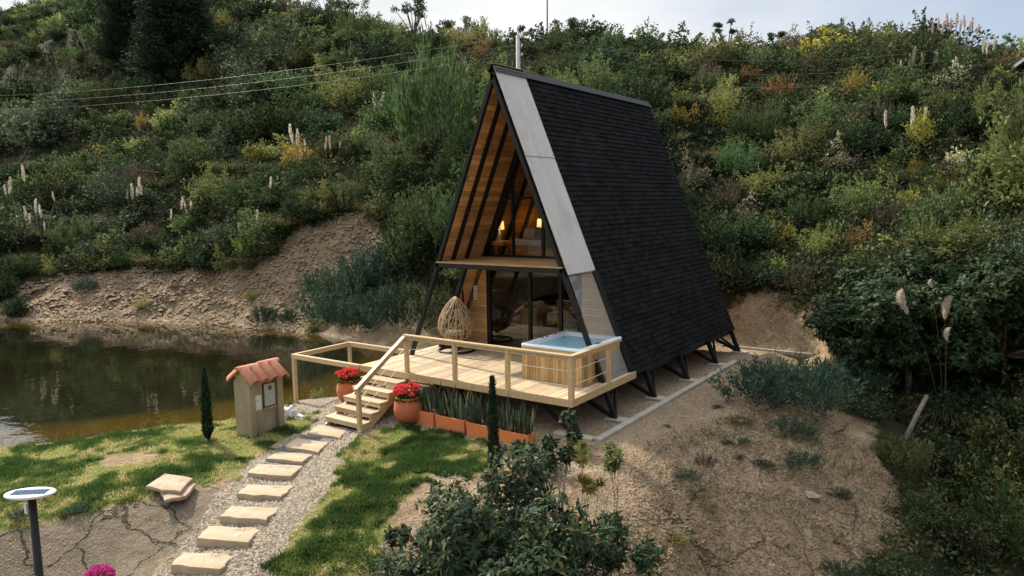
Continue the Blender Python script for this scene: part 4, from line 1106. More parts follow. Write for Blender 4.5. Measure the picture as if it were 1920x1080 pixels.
def blob(mb, c, r, seed, rough=.25, n=2):
    import bmesh
    bm = bmesh.new(); bmesh.ops.create_icosphere(bm, subdivisions=n, radius=1); rng = random.Random(seed)
    off = [rng.uniform(0, 99) for _ in range(3)]
    from mathutils import noise
    vs = []
    for v in bm.verts:
        k = 1+rough*noise.noise(v.co*1.6+Vector(off))*2
        vs.append((c[0]+v.co.x*r[0]*k, c[1]+v.co.y*r[1]*k, c[2]+v.co.z*r[2]*k))
    mb.add(vs, [[q.index for q in f.verts] for f in bm.faces]); bm.free()
p = gp(543, 785); mb = MB(); blob(mb, p+np.array([0, 0, .12]), (.15, .13, .17), 3, .45, 3); blob(mb, p+np.array([.22, .10, .05]), (.2, .1, .06), 5, .5, 3)
tag(mb.build('plastic_bag', M['bag'], None, True, org=p), 'crumpled white plastic bag on the grass behind the kiosk', 'bag')

# ------------------------------------------------------------------ stepping stones
sdesc = ['first stepping stone, at the foot of the stairs', 'second stepping stone from the stairs, between bands of dark pebbles', 'third stepping stone from the stairs, sunk in dark gravel',
         'fourth stepping stone from the stairs, thick cream slab beside the lawn tip', 'fifth stepping stone from the stairs', 'sixth stepping stone from the stairs, beside the cracked clay bank', 'seventh stepping stone from the stairs, broad and irregular', 'last stepping stone, nearest the bottom of the picture']
sw = [80, 82, 88, 106, 108, 114, 125, 122]; shp = [30, 30, 22, 30, 30, 34, 40, 40]
SP = []
for i, (u, v, z) in enumerate(STONES):
    p = gp(u, v, .05); z0 = p[2]
    uu_, vv_, w_ = proj(p)
    hw = sw[i]/2; hv = shp[i]/2; sk = 14 if i < 3 else 16
    rng = random.Random(i+5)
    # outline from the slab's seen corners, laid on its own level plane
    cor = [(u-hw, v+hv*.25), (u-hw*.45, v-hv*.85), (u+hw, v-hv*.35), (u+hw*.55, v+hv*.85)] if i < 3 else [(u-hw, v+hv*.35), (u-hw*.62, v-hv*.8), (u+hw, v-hv*.62), (u+hw*.55, v+hv*.72)]
    top = z0+.07
    wc = [at_z(a, b, top)[:2] for a, b in cor]
    poly = []
    for k in range(4):
        A = np.array(wc[k]); B = np.array(wc[(k+1) % 4])
        for s in (0, .2, .4, .6, .8):
            q = A+(B-A)*s+np.array([rng.uniform(-.02, .02), rng.uniform(-.02, .02)]); poly.append(tuple(q))
    c = np.mean(poly, 0); SP.append((c[0], c[1], top, poly))
    n = len(poly); vs = []; 
    for f, dz in ((1.0, -.16), (1.0, -.012), (.975, 0.0), (.5, .004)):
        for k, q in enumerate(poly): vs.append((c[0]+(q[0]-c[0])*f, c[1]+(q[1]-c[1])*f, top+dz+rng.uniform(-.006, .006)))
    fs = [(j*n+k, j*n+(k+1) % n, (j+1)*n+(k+1) % n, (j+1)*n+k) for j in range(3) for k in range(n)]+[tuple(range(3*n, 4*n))]
    mb = MB().add(vs, fs); so = mb.build('stepping_stone', M['flag'], None, org=(c[0], c[1], top-.1)); tag(so, sdesc[i], 'stepping stone', 'stepping stones in the gravel path')
for k, (u, v, w, h, lab) in enumerate(((322, 918, 92, 34, 'lower flat stone slab of the pair on the lawn edge'), (318, 904, 88, 34, 'upper pink flat slab lying across another on the lawn edge'))):
    p = gp(320, 915); top = p[2]+.075+.075*k; rng = random.Random(k+40)
    cor = [(u-w*.5, v+h*.2), (u-w*.1, v-h*.5), (u+w*.5, v-h*.25), (u+w*.22, v+h*.5), (u-w*.15, v+h*.42)]
    if k == 0: cor = [(u-w*.28, v-h*.05), (u+w*.2, v-h*.5), (u+w*.5, v-h*.35), (u+w*.3, v+h*.3), (u-w*.15, v+h*.55)]
    wc = [at_z(a, b, top)[:2] for a, b in cor]; poly = []
    for j in range(5):
        A = np.array(wc[j]); B = np.array(wc[(j+1) % 5])
        for s in (0, .33, .66): poly.append(tuple(A+(B-A)*s+np.array([rng.uniform(-.02, .02), rng.uniform(-.02, .02)])))
    c = np.mean(poly, 0); mb = MB(); n = len(poly); vs = []
    for f, dz in ((.97, -.07), (1.0, -.04), (1, -.01), (.96, 0), (.4, .01)):
        for q in poly: vs.append((c[0]+(q[0]-c[0])*f, c[1]+(q[1]-c[1])*f, top+dz+rng.uniform(-.006, .006)))
    fs = [(j*n+i, j*n+(i+1) % n, (j+1)*n+(i+1) % n, (j+1)*n+i) for j in range(4) for i in range(n)]+[tuple(range(4*n, 5*n)), tuple(range(n))[::-1]]
    mb.add(vs, fs); tag(mb.build('stone_slab', M['slab'], None, org=(c[0], c[1], top-.09)), lab, 'stone slab')

# ------------------------------------------------------------------ gravel as stones
def pebbles(name, polys, n, rlo, rhi, m, seed, excl=None, zoff=0.0):
    rng = np.random.default_rng(seed); out = []
    allp = np.array([q for p in polys for q in p]); lo = allp.min(0); hi = allp.max(0)
    pts = rng.uniform(lo, hi, (n*6, 2)); k = np.zeros(len(pts), bool)
    for p in polys: k |= inpoly(pts[:, 0], pts[:, 1], p)
    if excl is not None: k &= ~excl(pts[:, 0], pts[:, 1])
    pts = pts[k][:n]; n = len(pts); z = hz(pts[:, 0], pts[:, 1])
    r = rng.uniform(rlo, rhi, n)**1.0
    base = np.array([(1, 0, 0), (.3, .95, 0), (-.8, .6, 0), (-.8, -.6, 0), (.3, -.95, 0), (0, 0, .8)])
    a = rng.uniform(0, 2*math.pi, n); ca, sa = np.cos(a), np.sin(a)
    sc = rng.uniform(.6, 1.3, (n, 3))
    B = base[None]*sc[:, None, :]*r[:, None, None]
    B = B*(1+rng.uniform(-.2, .2, (n, 6, 1)))
    Vx = B[:, :, 0]*ca[:, None]-B[:, :, 1]*sa[:, None]+pts[:, 0:1]; Vy = B[:, :, 0]*sa[:, None]+B[:, :, 1]*ca[:, None]+pts[:, 1:2]
    Vz = B[:, :, 2]+z[:, None]-.002+zoff
    V = np.stack([Vx, Vy, Vz], -1).reshape(-1, 3)
    F = (np.array([(0, 1, 5), (1, 2, 5), (2, 3, 5), (3, 4, 5), (4, 0, 5)])[None]+np.arange(n)[:, None, None]*6).reshape(-1, 3).astype(np.int32)
    me = bpy.data.meshes.new(name); me.vertices.add(len(V)); me.vertices.foreach_set('co', V.astype(np.float32).ravel())
    me.loops.add(F.size); me.loops.foreach_set('vertex_index', F.ravel()); me.polygons.add(len(F)); me.polygons.foreach_set('loop_start', np.arange(0, F.size, 3, dtype=np.int32))
    at = me.attributes.new('tone', 'FLOAT', 'FACE'); at.data.foreach_set('value', np.repeat(rng.uniform(0, 1, n), 5).astype(np.float32)); me.update(calc_edges=True)
    return link(name, me, None, m)
def onstones(x, y):
    k = np.zeros(x.shape, bool)
    for c in SP: k |= inpoly(x, y, c[3])
    return k
tag(pebbles('gravel', [P_GRAVEL], 36000, .008, .034, M['pebble'], 1, lambda x, y: onstones(x, y)), 'pale loose gravel of the garden path', 'gravel', kind='stuff')
B1 = gpoly([(562, 818), (600, 812), (625, 826), (600, 836)]); B2 = gpoly([(520, 842), (545, 835), (592, 852), (560, 864)]); B3 = gpoly([(495, 868), (505, 858), (560, 868), (545, 882)])
B4 = gpoly([(612, 800), (640, 796), (672, 806), (655, 812)])
tag(pebbles('dark_pebbles', [B1, B2, B3, B4], 7000, .012, .026, M['bluepebble'], 2, onstones, .012), 'blue-black pebbles between the upper stepping stones', 'pebbles', kind='stuff')
PAD = [(-3.3, -1.5), (3.45, -1.5), (3.45, 8.9), (-3.3, 8.9)]
PADR = [(2.0, -1.5), (5.2, -3.2), (5.4, 2), (4.5, 8), (2.0, 8.9)]
M['brownpebble'] = pm('brown_gravel', (.30, .22, .145), (.20, .145, .09), 30, .9, tone=.4)
tag(pebbles('brown_gravel', [PADR], 26000, .010, .028, M['brownpebble'], 6), 'brown gravel spread beside and under the cabin', 'gravel', kind='stuff')
M['rubble'] = pm('earth_rubble', (.25, .175, .105), (.16, .11, .065), 12, .95, tone=.3)
BANK = gpoly([(1180, 860), (1300, 800), (1450, 760), (1620, 830), (1700, 960), (1700, 1100), (1150, 1100), (1190, 940)])
tag(pebbles('clods', [BANK], 12000, .006, .04, M['rubble'], 7), 'loose soil clods on the dug bank right of the cabin', 'soil', kind='stuff')
tag(pebbles('clay_crumbs', [P_CLAY], 2500, .008, .02, M['brownpebble'], 8), 'small crumbs of clay on the cracked bank', 'soil', kind='stuff')
tag(pebbles('bank_rubble', [P_BARE], 9000, .03, .13, M['rubble'], 9), 'broken earth and rubble on the far pond bank and scar', 'rubble', kind='stuff')
for k, (u, v, s, lab) in enumerate(((1520, 932, .17, 'pale elongated rock on the bare bank'), (1712, 962, .12, 'small whitish rock at the edge of the dark bushes'), (1010, 862, .1, 'small grey rock left of the leafy tree tip'), (760, 795, .14, 'flat pale stone under the round flower pot'), (648, 776, .16, 'flat grey stone left of the stair foot'))):
    p = gp(u, v); mb = MB(); blob(mb, p+np.array([0, 0, s*.2]), (s, s*.6, s*.4), k+20, .35, 2); tag(mb.build('rock', M['rock'], None, org=p), lab, 'rock')

# ------------------------------------------------------------------ concrete kerb and footings
kb = thing('concrete_kerb', 'thin poured concrete edging strip running along the right side of the cabin', 'kerb', (3.5, 3, -.8))
mb = MB(); mb.ext(3.40, 3.56, -1.45, 7.0, -.90, -.735); mb.build('long_strip', M['concrete'], kb, bevel=.01)
mb = MB(); mb.ext(2.5, 3.39, -1.55, -1.33, -.90, -.74); mb.build('return_strip', M['concrete'], kb, bevel=.01)
tag(MB().ext(2.3, 6.5, 9.0, 9.12, -.86, -.74).build('rear_kerb', M['concrete'], None, org=(4.4, 9.06, -.8), bevel=.01), 'pale concrete strip behind the cabin on the sunlit sand', 'kerb')
for k, y in enumerate([-1.4]+FR):
    lab = ['footing pad under the deck corner leg, nearest the planters', 'footing pad under the frontmost cabin leg', 'footing pad under the second cabin leg', 'footing pad under the third cabin leg', 'footing pad under the fourth cabin leg', 'footing pad under the rearmost cabin leg'][k]
    if k == 0: continue
    tag(MB().ext(2.93, 3.395, y-.16, y+.16, -.9, -.745).build('footing_pad', M['concrete'], None, org=(3.15, y, -.8), bevel=.01), lab, 'footing', 'concrete footings along the right side')

# ------------------------------------------------------------------ solar lamp
t0 = CAM+7.0*ray(57, 924); gz = float(hz(t0[0], t0[1]))
sl = thing('solar_lamp', 'round white solar garden lamp on a tall black pole at lower left', 'street lamp', (t0[0], t0[1], gz))
MB().tube([(t0[0]+.03, t0[1], gz-.1), (t0[0]+.02, t0[1], t0[2]-.03)], .036, 14).build('pole', M['black'], sl, True)
tl = Matrix.Rotation(math.radians(-8), 3, 'X')@Matrix.Rotation(math.radians(-3), 3, 'Y')
def tilt_pts(prof, seg=40):
    vs = []
    for r, z in prof:
        for k in range(seg):
            a = 2*math.pi*k/seg; vs.append(tl@Vector((r*math.cos(a), r*math.sin(a), z))+Vector(t0))
    n = len(prof); fs = [(i*seg+k, i*seg+(k+1) % seg, (i+1)*seg+(k+1) % seg, (i+1)*seg+k) for i in range(n-1) for k in range(seg)]+[tuple(range(seg))[::-1], tuple(range((n-1)*seg, n*seg))]
    return MB().add(vs, fs)
tilt_pts([(.08, -.04), (.196, -.022), (.214, -.01), (.214, .0), (.208, .006), (.17, .0065)]).build('lamp_head', M['paper'], sl, True)
ca = math.radians(-38); e1 = Vector((math.cos(ca+1.57), math.sin(ca+1.57), 0)); e2 = Vector((-math.sin(ca+1.57), math.cos(ca+1.57), 0))
sm, t, o = newmat('solar_cells')
P = N(t, 'ShaderNodeTexCoord').outputs['UV']
M['cell'] = pm('solar_cells', (.03, .07, .17), (.045, .10, .22), 12, .25)
mb = MB(); nu, nv = 8, 6
for i in range(nu):
    for j in range(nv):
        a0 = -.148+.296*i/nu; a1 = -.148+.296*(i+1)/nu-.004; b0 = -.10+.20*j/nv; b1 = -.10+.20*(j+1)/nv-.004
        mb.add([tl@(e1*a+e2*b+Vector((0, 0, .0095)))+Vector(t0) for a, b in ((a0, b0), (a1, b0), (a1, b1), (a0, b1))], [(0, 1, 2, 3)])
mb.build('solar_panel', M['cell'], sl)
MB().add([tl@(e1*a+e2*b+Vector((0, 0, .008)))+Vector(t0) for a, b in ((-.155, -.107), (.155, -.107), (.155, .107), (-.155, .107))], [(0, 1, 2, 3)]).build('panel_backing', M['boxgrey'], sl)
MB().ext(t0[0]-.10, t0[0]-.05, t0[1]-.03, t0[1]+.03, t0[2]-.22, t0[2]-.12).build('sensor', M['paper'], sl)

# ------------------------------------------------------------------ utility pole, wires, mast, neighbour roof
p = at_r(972, 150, 34); gz = float(hz(p[0], p[1])); tp = at_r(972, 66, 34)
po = thing('utility_pole', 'pale concrete utility pole showing above the cabin ridge', 'utility pole', (p[0], p[1], gz))
MB().tube([(p[0], p[1], gz-.3), (p[0], p[1], tp[2])], [.14, .085], 12).build('pole', M['polecon'], po, True)
cdir = Vector((CR[0], CR[1], 0)).normalized()
mb = MB()
for dz in (.1, .5, .9):
    mb.beam(Vector((p[0], p[1], tp[2]-dz))-cdir*.12, Vector((p[0], p[1], tp[2]-dz))+cdir*.2, .05, .05)
mb.build('crossarm', M['polecon'], po)
for k, dz in enumerate((.1, .5, .9)): MB().lathe((p[0]+cdir.x*.18, p[1]+cdir.y*.18, tp[2]-dz+.025), [(.03, 0), (.05, .03), (.025, .07), (.035, .1)], 10).build('insulator', M['paper'], po)
def wire(a, b, sag, r, label, grp):
    pts = [a+(b-a)*k/24-np.array([0, 0, sag*4*(k/24)*(1-k/24)]) for k in range(25)]
    o = MB().tube(pts, r, 4).build('power_line', M['wire'], None, org=pts[0]); tag(o, label, 'power line', grp)
for k, dz in enumerate((.1, .5, .9)):
    a = np.array([p[0]+cdir.x*.18, p[1]+cdir.y*.18, tp[2]-dz+.12]); wire(a, at_r(1980, [56, 72, 86][k], 38), 1.2+.2*k, .006, ['top', 'middle', 'lowest'][k]+' of the three wires running right from the pole to the ridge', 'power lines right of the pole')
    wire(at_r(-80, [182, 195, 208][k], 60), a, .55, .0045, ['top', 'middle', 'lowest'][k]+' of the three thin wires crossing the left hillside', 'power lines over the left hillside')
p2 = at_r(1026, 80, 62); t2 = at_r(1026, -6, 62)
tag(MB().tube([(p2[0], p2[1], float(hz(p2[0], p2[1]))-.3), tuple(t2)], [.07, .05], 6).build('radio_mast', M['darkgrey'], None, org=tuple(p2)), 'thin tall antenna mast on the skyline behind the cabin', 'mast')
q = at_r(1935, 112, 40); gz = float(hz(q[0], q[1]))
hb = thing('neighbour_shed', 'dark building corner with metal roof edge at the far right skyline', 'building', (q[0]+2, q[1], gz))
mb = MB(); c = Vector((q[0]+2.6, q[1]+2, 0)); zr = at_r(1890, 103, 40)[2]
mb.box((c.x, c.y, (gz-1.5+zr-.3)/2), (5, 5, zr-.3-gz+1.5), rz=.2); mb.build('wall', M['bark'], hb)
mb = MB(); Rm = Matrix.Rotation(.2, 3, 'Z')@Matrix.Rotation(math.radians(-6), 3, 'Y'); mb.box((c.x, c.y, zr+.05), (6.6, 6.4, .14), R=Rm); mb.build('roof', M['roofmetal'], hb)
# ------------------------------------------------------------------ vegetation prototypes (unit scale, base at the origin)
def bush(seed, n, L, Wd, nl=22, rad=1.0, hgt=.95, open_=.0, up=.35):
    """irregular many-headed shrub made of leafy clumps and loose shoots; about 2*rad wide"""
    rng = np.random.default_rng(seed)
    d = randdir(nl, rng); d[:, 2] = np.abs(d[:, 2])*rng.uniform(.6, 1.5, nl)
    C = d*rng.uniform(.15, .88, nl)[:, None]*np.array([rad*rng.uniform(.8, 1.1), rad*rng.uniform(.7, 1.0), hgt*rng.uniform(.8, 1.15)]); C[:, 2] += .08; C[0] = (0, 0, .3)
    Rl = rng.uniform(.13, .38, nl)*rad; el = rng.uniform(.7, 1.4, (nl, 3))
    ns = int(n*.2); nb = n-ns
    k = rng.choice(nl, nb, p=Rl**2/(Rl**2).sum())
    q = randdir(nb, rng); q[:, 2] = q[:, 2]*.8+.12
    P = C[k]+q*el[k]*Rl[k][:, None]*(rng.uniform(.35, 1.15, nb)[:, None]**(.6))
    Dd = q+rng.normal(size=(nb, 3))*.8+np.array([0, 0, up])
    nsh_ = 26; ks = rng.integers(0, nl, nsh_); ax = unit(d[ks]+rng.normal(size=(nsh_, 3))*.5+np.array([0, 0, .9])); w = rng.integers(0, nsh_, ns)
    t_ = rng.uniform(.2, 1, ns)[:, None]; Ps = C[ks[w]]+ax[w]*t_*(Rl[ks[w]][:, None]*1.3+.16*rad)+rng.normal(size=(ns, 3))*.022
    P = np.concatenate([P, Ps]); Dd = np.concatenate([Dd, ax[w]+rng.normal(size=(ns, 3))*.6])
    P[:, 2] = np.abs(P[:, 2])
    tl_ = rng.uniform(0, .4, nl)
    tone = np.clip(rng.uniform(0, 1, n)**1.4*.7+np.concatenate([tl_[k], tl_[ks[w]]+.1]), 0, .99)
    return leaves(P, Dd, rng.uniform(.6, 1.4, n)*L, rng.uniform(.7, 1.3, n)*Wd, rng), tone
def wispy(seed, nst, per, L, Wd, spread=.75, hgt=1.1):
    """upright many-stemmed shrub with small leaves along the stems"""
    rng = np.random.default_rng(seed); Ps = []; Ds = []; T = []
    a = rng.uniform(0, 2*math.pi, nst); r0 = np.sqrt(rng.uniform(0, 1, nst))
    for i in range(nst):
        base = np.array([math.cos(a[i]), math.sin(a[i]), 0])*r0[i]*.45
        tip = np.array([math.cos(a[i])*r0[i]*spread, math.sin(a[i])*r0[i]*spread, hgt*(1-.45*r0[i]**2)*rng.uniform(.75, 1.1)])+rng.normal(size=3)*.05
        s = rng.uniform(.15, 1, per)**.7
        P = base+(tip-base)*s[:, None]+rng.normal(size=(per, 3))*.035
        D_ = (tip-base)/np.linalg.norm(tip-base)+rng.normal(size=(per, 3))*.45
        Ps.append(P); Ds.append(D_); T.append(np.clip(rng.uniform(0, .7, per)+rng.uniform(0, .3), 0, 1))
    P = np.concatenate(Ps); n = len(P)
    return leaves(P, np.concatenate(Ds), rng.uniform(.6, 1.3, n)*L, Wd, rng), np.concatenate(T)
def tussock(seed, n, L, wd, bend=.9, seg=4):
    rng = np.random.default_rng(seed); a = rng.uniform(0, 2*math.pi, n); r = np.sqrt(rng.uniform(0, 1, n))
    C = np.stack([np.cos(a)*r*.22, np.sin(a)*r*.22, np.zeros(n)], 1)
    Dd = np.stack([np.cos(a)*r*.55, np.sin(a)*r*.55, np.ones(n)], 1)+rng.normal(size=(n, 3))*.12
    Q = blades(C, Dd, rng.uniform(.6, 1.1, n)*L, wd, bend, seg, rng, (1, .9, .6, .3, .05))
    return Q, np.tile(rng.uniform(0, 1, n), seg)
def plume_q(seed, base, tip, n=110, w=.11):
    rng = np.random.default_rng(seed); base = np.asarray(base, float); tip = np.asarray(tip, float)
    ax = tip-base; Lx = np.linalg.norm(ax); ax = ax/Lx
    s = rng.uniform(.0, 1, n); prof = np.sin(np.pi*np.clip(s**.8*.9+.09, 0, 1))**.8
    bend = unit(np.cross(ax, CAM-base)); arc = bend*(np.sin(s*2.4)*Lx*.05*rng.choice([-1, 1]))[:, None]
    lat = unit(np.cross(randdir(n, rng), ax))
    P = base+ax*Lx*s[:, None]+arc+lat*(w*.10*prof)[:, None]
    Dd = lat*.33+ax*1.0
    Q = leaves(P, Dd, Lx*.16+w*.5*prof, w*.13, rng)
    return Q, rng.uniform(0, 1, n)
def plume_big(seed, base, tip, n=900):
    rng = np.random.default_rng(seed); ax = tip-base; Lx = np.linalg.norm(ax); ax = ax/Lx
    s = rng.uniform(0, 1, n); side = unit(CR*rng.choice([-1, 1])*.8+np.array([0, 0, -.3]))
    lat = unit(np.cross(randdir(n, rng), ax)); P = base+ax*Lx*s[:, None]+side*(np.sin(s*3)*.04)[:, None]
    Dd = ax*.8+lat*.45+side*(.5*rng.uniform(0, 1, n))[:, None]
    return leaves(P, Dd, Lx*(.10+.26*np.sin(np.pi*s)**.7)*rng.uniform(.6, 1.2, n), .012, rng), rng.uniform(0, 1, n)
protos = {}
def proto(key, name, m, gens):
    l = []
    for g in gens:
        Q, T = g; l.append((name, quads(name, Q, T, M[m], None, (0, 0, 0)).data))
    protos[key] = l
def mesh_only(key, name, m, gens):
    protos[key] = []
    for Q, T in gens:
        o = quads(name, Q, T, M[m], None, (0, 0, 0)); protos[key].append((name, o.data)); bpy.data.objects.remove(o)
mesh_only('dark', 'shrub', 's_dark', [bush(s, 3400, .085, .055, 24) for s in (1, 2, 3, 4)])
mesh_only('mid', 'shrub', 's_mid', [bush(s, 3400, .085, .050, 22) for s in (11, 12, 13, 14)])
mesh_only('olive', 'shrub', 's_olive', [bush(s, 3000, .075, .04, 20, hgt=.8) for s in (21, 22, 23)])
mesh_only('grey', 'shrub', 's_grey', [bush(s, 2800, .08, .045, 20) for s in (31, 32)])
mesh_only('wispy', 'shrub', 's_mid', [wispy(s, 60, 46, .10, .03) for s in (41, 42)])
mesh_only('teal', 'shrub', 's_teal', [wispy(s, 80, 44, .10, .026, .9, .95) for s in (51, 52)])
mesh_only('yellow', 'shrub', 's_yellow', [bush(s, 2200, .07, .05, 16, hgt=.7) for s in (61,)])
mesh_only('orange', 'shrub', 's_orange', [bush(s, 2200, .075, .045, 14, hgt=.7) for s in (71,)])
mesh_only('cream', 'shrub', 's_cream', [bush(s, 2200, .08, .05, 16, hgt=.7) for s in (81,)])
mesh_only('brown', 'shrub', 's_brown', [wispy(s, 70, 30, .12, .018, .9, .8) for s in (91,)])
mesh_only('grass', 'coarse_grass', 'grassblade', [tussock(s, 420, 1.15, .022) for s in (101, 102)])
mesh_only('drygrass', 'dry_grass', 'drygrass', [tussock(s, 300, 1.0, .022) for s in (111,)])
def place(key, p, sc, zsc=1.0, rot=None, sink=.06, name=None):
    nm, me = random.choice(protos[key]); o = bpy.data.objects.new(name or nm, me); COL.objects.link(o)
    o.location = (p[0], p[1], p[2]-sink*sc); o.scale = (sc, sc, sc*zsc); o.rotation_euler = (0, 0, random.uniform(0, 6.28) if rot is None else rot)
    return o
KL = {'dark': 'dark green broad-leaved shrub', 'mid': 'mid-green leafy shrub', 'olive': 'olive green low shrub', 'grey': 'grey-green shrub', 'wispy': 'upright feathery green shrub',
      'teal': 'blue-green fine-leaved shrub', 'yellow': 'yellow-flowering shrub', 'orange': 'rust-orange shrub', 'cream': 'cream-blossomed shrub', 'brown': 'dry grey-brown twiggy shrub',
      'grass': 'coarse green grass tussock', 'drygrass': 'golden dry grass tussock'}
CATN = {'grass': 'grass tussock', 'drygrass': 'grass tussock'}
def zonename(u, v):
    if u < 330: s = 'at far left'
    elif u < 640: s = 'left of centre'
    elif u < 930: s = 'just left of the cabin'
    elif u < 1260: s = 'directly behind the cabin roof'
    elif u < 1560: s = 'just right of the cabin'
    else: s = 'at far right'
    lo, hi = (60, 230) if u > 640 else (90, 300)
    h = 'high on the hillside' if v < lo+60 else ('halfway up the hillside' if v < hi else 'low on the hillside')
    return h+' '+s
# signature shrubs seen in the picture: key, u, v (base), half width in px, z-scale, label
SIG = [
 ('teal', 655, 612, 85, 1.0, 'largest blue-green fine-leaved shrub on the pond shore left of the cabin'),
 ('teal', 745, 620, 80, 1.0, 'blue-green shrub filling the shore right behind the deck frame'),
 ('teal', 610, 560, 45, 1.1, 'small blue-green shrub at the foot of the bare earth scar'),
 ('teal', 700, 545, 62, 1.2, 'blue-green shrub beside the golden dry tussock left of the cabin'),
 ('teal', 495, 606, 26, 1.1, 'small round blue-green shrub standing alone on the far shore'),
 ('teal', 543, 604, 20, 1.0, 'smallest blue-green shrub on the far shore beside the round one'),
 ('mid', 790, 500, 75, 1.7, 'tall bright green shrub against the left edge of the cabin roof'),
 ('wispy', 845, 470, 50, 1.6, 'tall feathery shrub touching the left roof slope'),
 ('dark', 830, 600, 60, 1.2, 'dark shrub seen through the left side glass'),
 ('drygrass', 650, 545, 30, 1.4, 'golden dry grass tussock at the foot of the bare scar'),
 ('orange', 385, 148, 26, 1.0, 'rust-orange shrub below the two dark conifers'),
 ('orange', 1530, 118, 24, .8, 'rust-orange shrub high on the right hillside'),
 ('orange', 1400, 150, 20, .9, 'small rust-brown shrub halfway between roof end and ridge top'),
 ('orange', 895, 112, 26, 1.0, 'rust-tinted shrub on the ridge left of the utility pole'),
 ('orange', 1865, 135, 32, .6, 'rust-yellow shrub below the dark building at the skyline'),
 ('orange', 1475, 185, 38, .8, 'tan brown shrub in the middle of the right hillside'),
 ('yellow', 1600, 185, 34, .7, 'golden shrub in the middle of the upper right hillside'),
 ('yellow', 1285, 235, 26, .7, 'yellow shrub right of the roof ridge end'),
 ('yellow', 1340, 245, 26, .8, 'yellow-green shrub near the roof ridge end'),
 ('yellow', 1650, 335, 24, .6, 'small yellow-flowering shrub halfway up the right hillside'),
 ('yellow', 1728, 330, 24, .6, 'yellow-flowering shrub at the right of the hillside centre'),
 ('yellow', 1785, 352, 26, .6, 'yellow-flowering shrub above the dark right-hand tree'),
 ('yellow', 1462, 458, 32, .6, 'bright yellow shrub right of the lower roof edge'),
 ('yellow', 1462, 520, 26, .6, 'yellow shrub at the top of the sandy cut behind the cabin'),
 ('yellow', 1730, 272, 40, .6, 'broad yellow-green shrub under the pampas plumes at right'),
 ('yellow', 265, 188, 14, .6, 'small yellow shrub in the left hillside under the wires'),
 ('yellow', 280, 245, 20, .8, 'yellowish shrub in the middle of the left hillside'),
 ('yellow', 560, 320, 60, .8, 'golden-green spreading shrub above the bare scar'),
 ('yellow', 480, 305, 26, .8, 'yellow-green shrub near the white plumes left of centre'),
 ('cream', 1300, 345, 42, .6, 'cream-blossomed shrub touching the right roof edge'),
 ('cream', 1480, 100, 34, .5, 'cream-blossomed shrub on the right skyline'),
 ('cream', 1790, 168, 60, .6, 'large cream-blossomed shrub under the skyline plumes'),
 ('cream', 1400, 410, 34, .6, 'cream-green shrub just right of the roof at mid height'),
 ('cream', 1570, 315, 38, .8, 'pale cream shrub in the centre of the right hillside'),
 ('brown', 1365, 390, 40, .8, 'grey-brown twiggy shrub close to the right roof edge'),
 ('brown', 1680, 425, 60, .8, 'leaning dry brush above the dark right-hand tree'),
 ('brown', 1495, 545, 42, .8, 'grey-brown brush above the sandy cut'),
 ('brown', 1315, 262, 20, .9, 'tan dry tuft by the roof ridge end'),
 ('orange', 1600, 470, 44, .5, 'orange-tinted brush above the dark right-hand tree'),
 ('dark', 1320, 470, 60, 1.3, 'dark shrub behind the lower right roof edge'),
 ('dark', 1375, 535, 60, 1.2, 'dark shrub at the end of the roof above the sand'),
 ('dark', 1430, 530, 50, 1.0, 'dark shrub on the lip of the sandy cut'),
 ('dark', 1690, 140, 80, .9, 'large dark shrub crowning the right skyline'),
 ('dark', 1590, 130, 70, .9, 'dark rounded shrub on the right skyline'),
 ('mid', 1560, 275, 70, .8, 'grey-green rounded shrub mid right hillside'),
 ('dark', 1590, 290, 60, .9, 'dark shrub left of the three pampas plumes'),
 ('dark', 1640, 285, 60, .9, 'dark shrub under the three pampas plumes'),
 ('wispy', 820, 300, 85, 1.9, 'tall feathery tree-like shrub left of the roof peak'),
 ('mid', 745, 240, 60, 1.3, 'bright green shrub on the hillside left of the roof peak'),
 ('grass', 1700, 345, 60, .9, 'coarse grass tussock below the three pampas plumes'),
 ('grass', 1780, 360, 50, .9, 'coarse grass tussock far right of the hillside'),
 ('grass', 1320, 305, 40, 1.0, 'coarse grass tussock by the roof edge'),
 ('grass', 1265, 270, 34, 1.0, 'coarse grass tussock where roof and ridge end meet'),
]
placed = []; KEEP = []
for q in ((75, 450, 395), (60, 450, 385), (20, 398, 345), (255, 398, 345), (345, 440, 380), (480, 470, 405), (508, 400, 335), (555, 330, 250), (618, 330, 260), (706, 225, 180), (872, 190, 158), (1700, 290, 215), (1655, 290, 215), (1730, 290, 215), (1715, 145, 100), (1790, 125, 50), (1850, 140, 80), (338, 135, 60), (243, 110, 50), (378, 135, 90)): KEEP.append(q)
def put(key, u, v, hw, zsc, label, grp=None, mult=1.0):
    if key in ('yellow', 'orange', 'cream', 'brown') and v < 600: zsc = max(zsc*1.3, 1.2 if key != 'cream' else .9); mult = 1.2 if hw < 50 else .8
    p = gp(u, v); w = (p-CAM)@_f; sc = hw*w/FPX*mult
    o = place(key, p, sc*(1.3 if key in ('teal', 'wispy') else 1.1), zsc); tag(o, label, CATN.get(key, 'shrub'), grp); placed.append((p[0], p[1], sc)); KEEP.append((u, v, v-hw*zsc*.8)); return o
for s in SIG: put(*s)
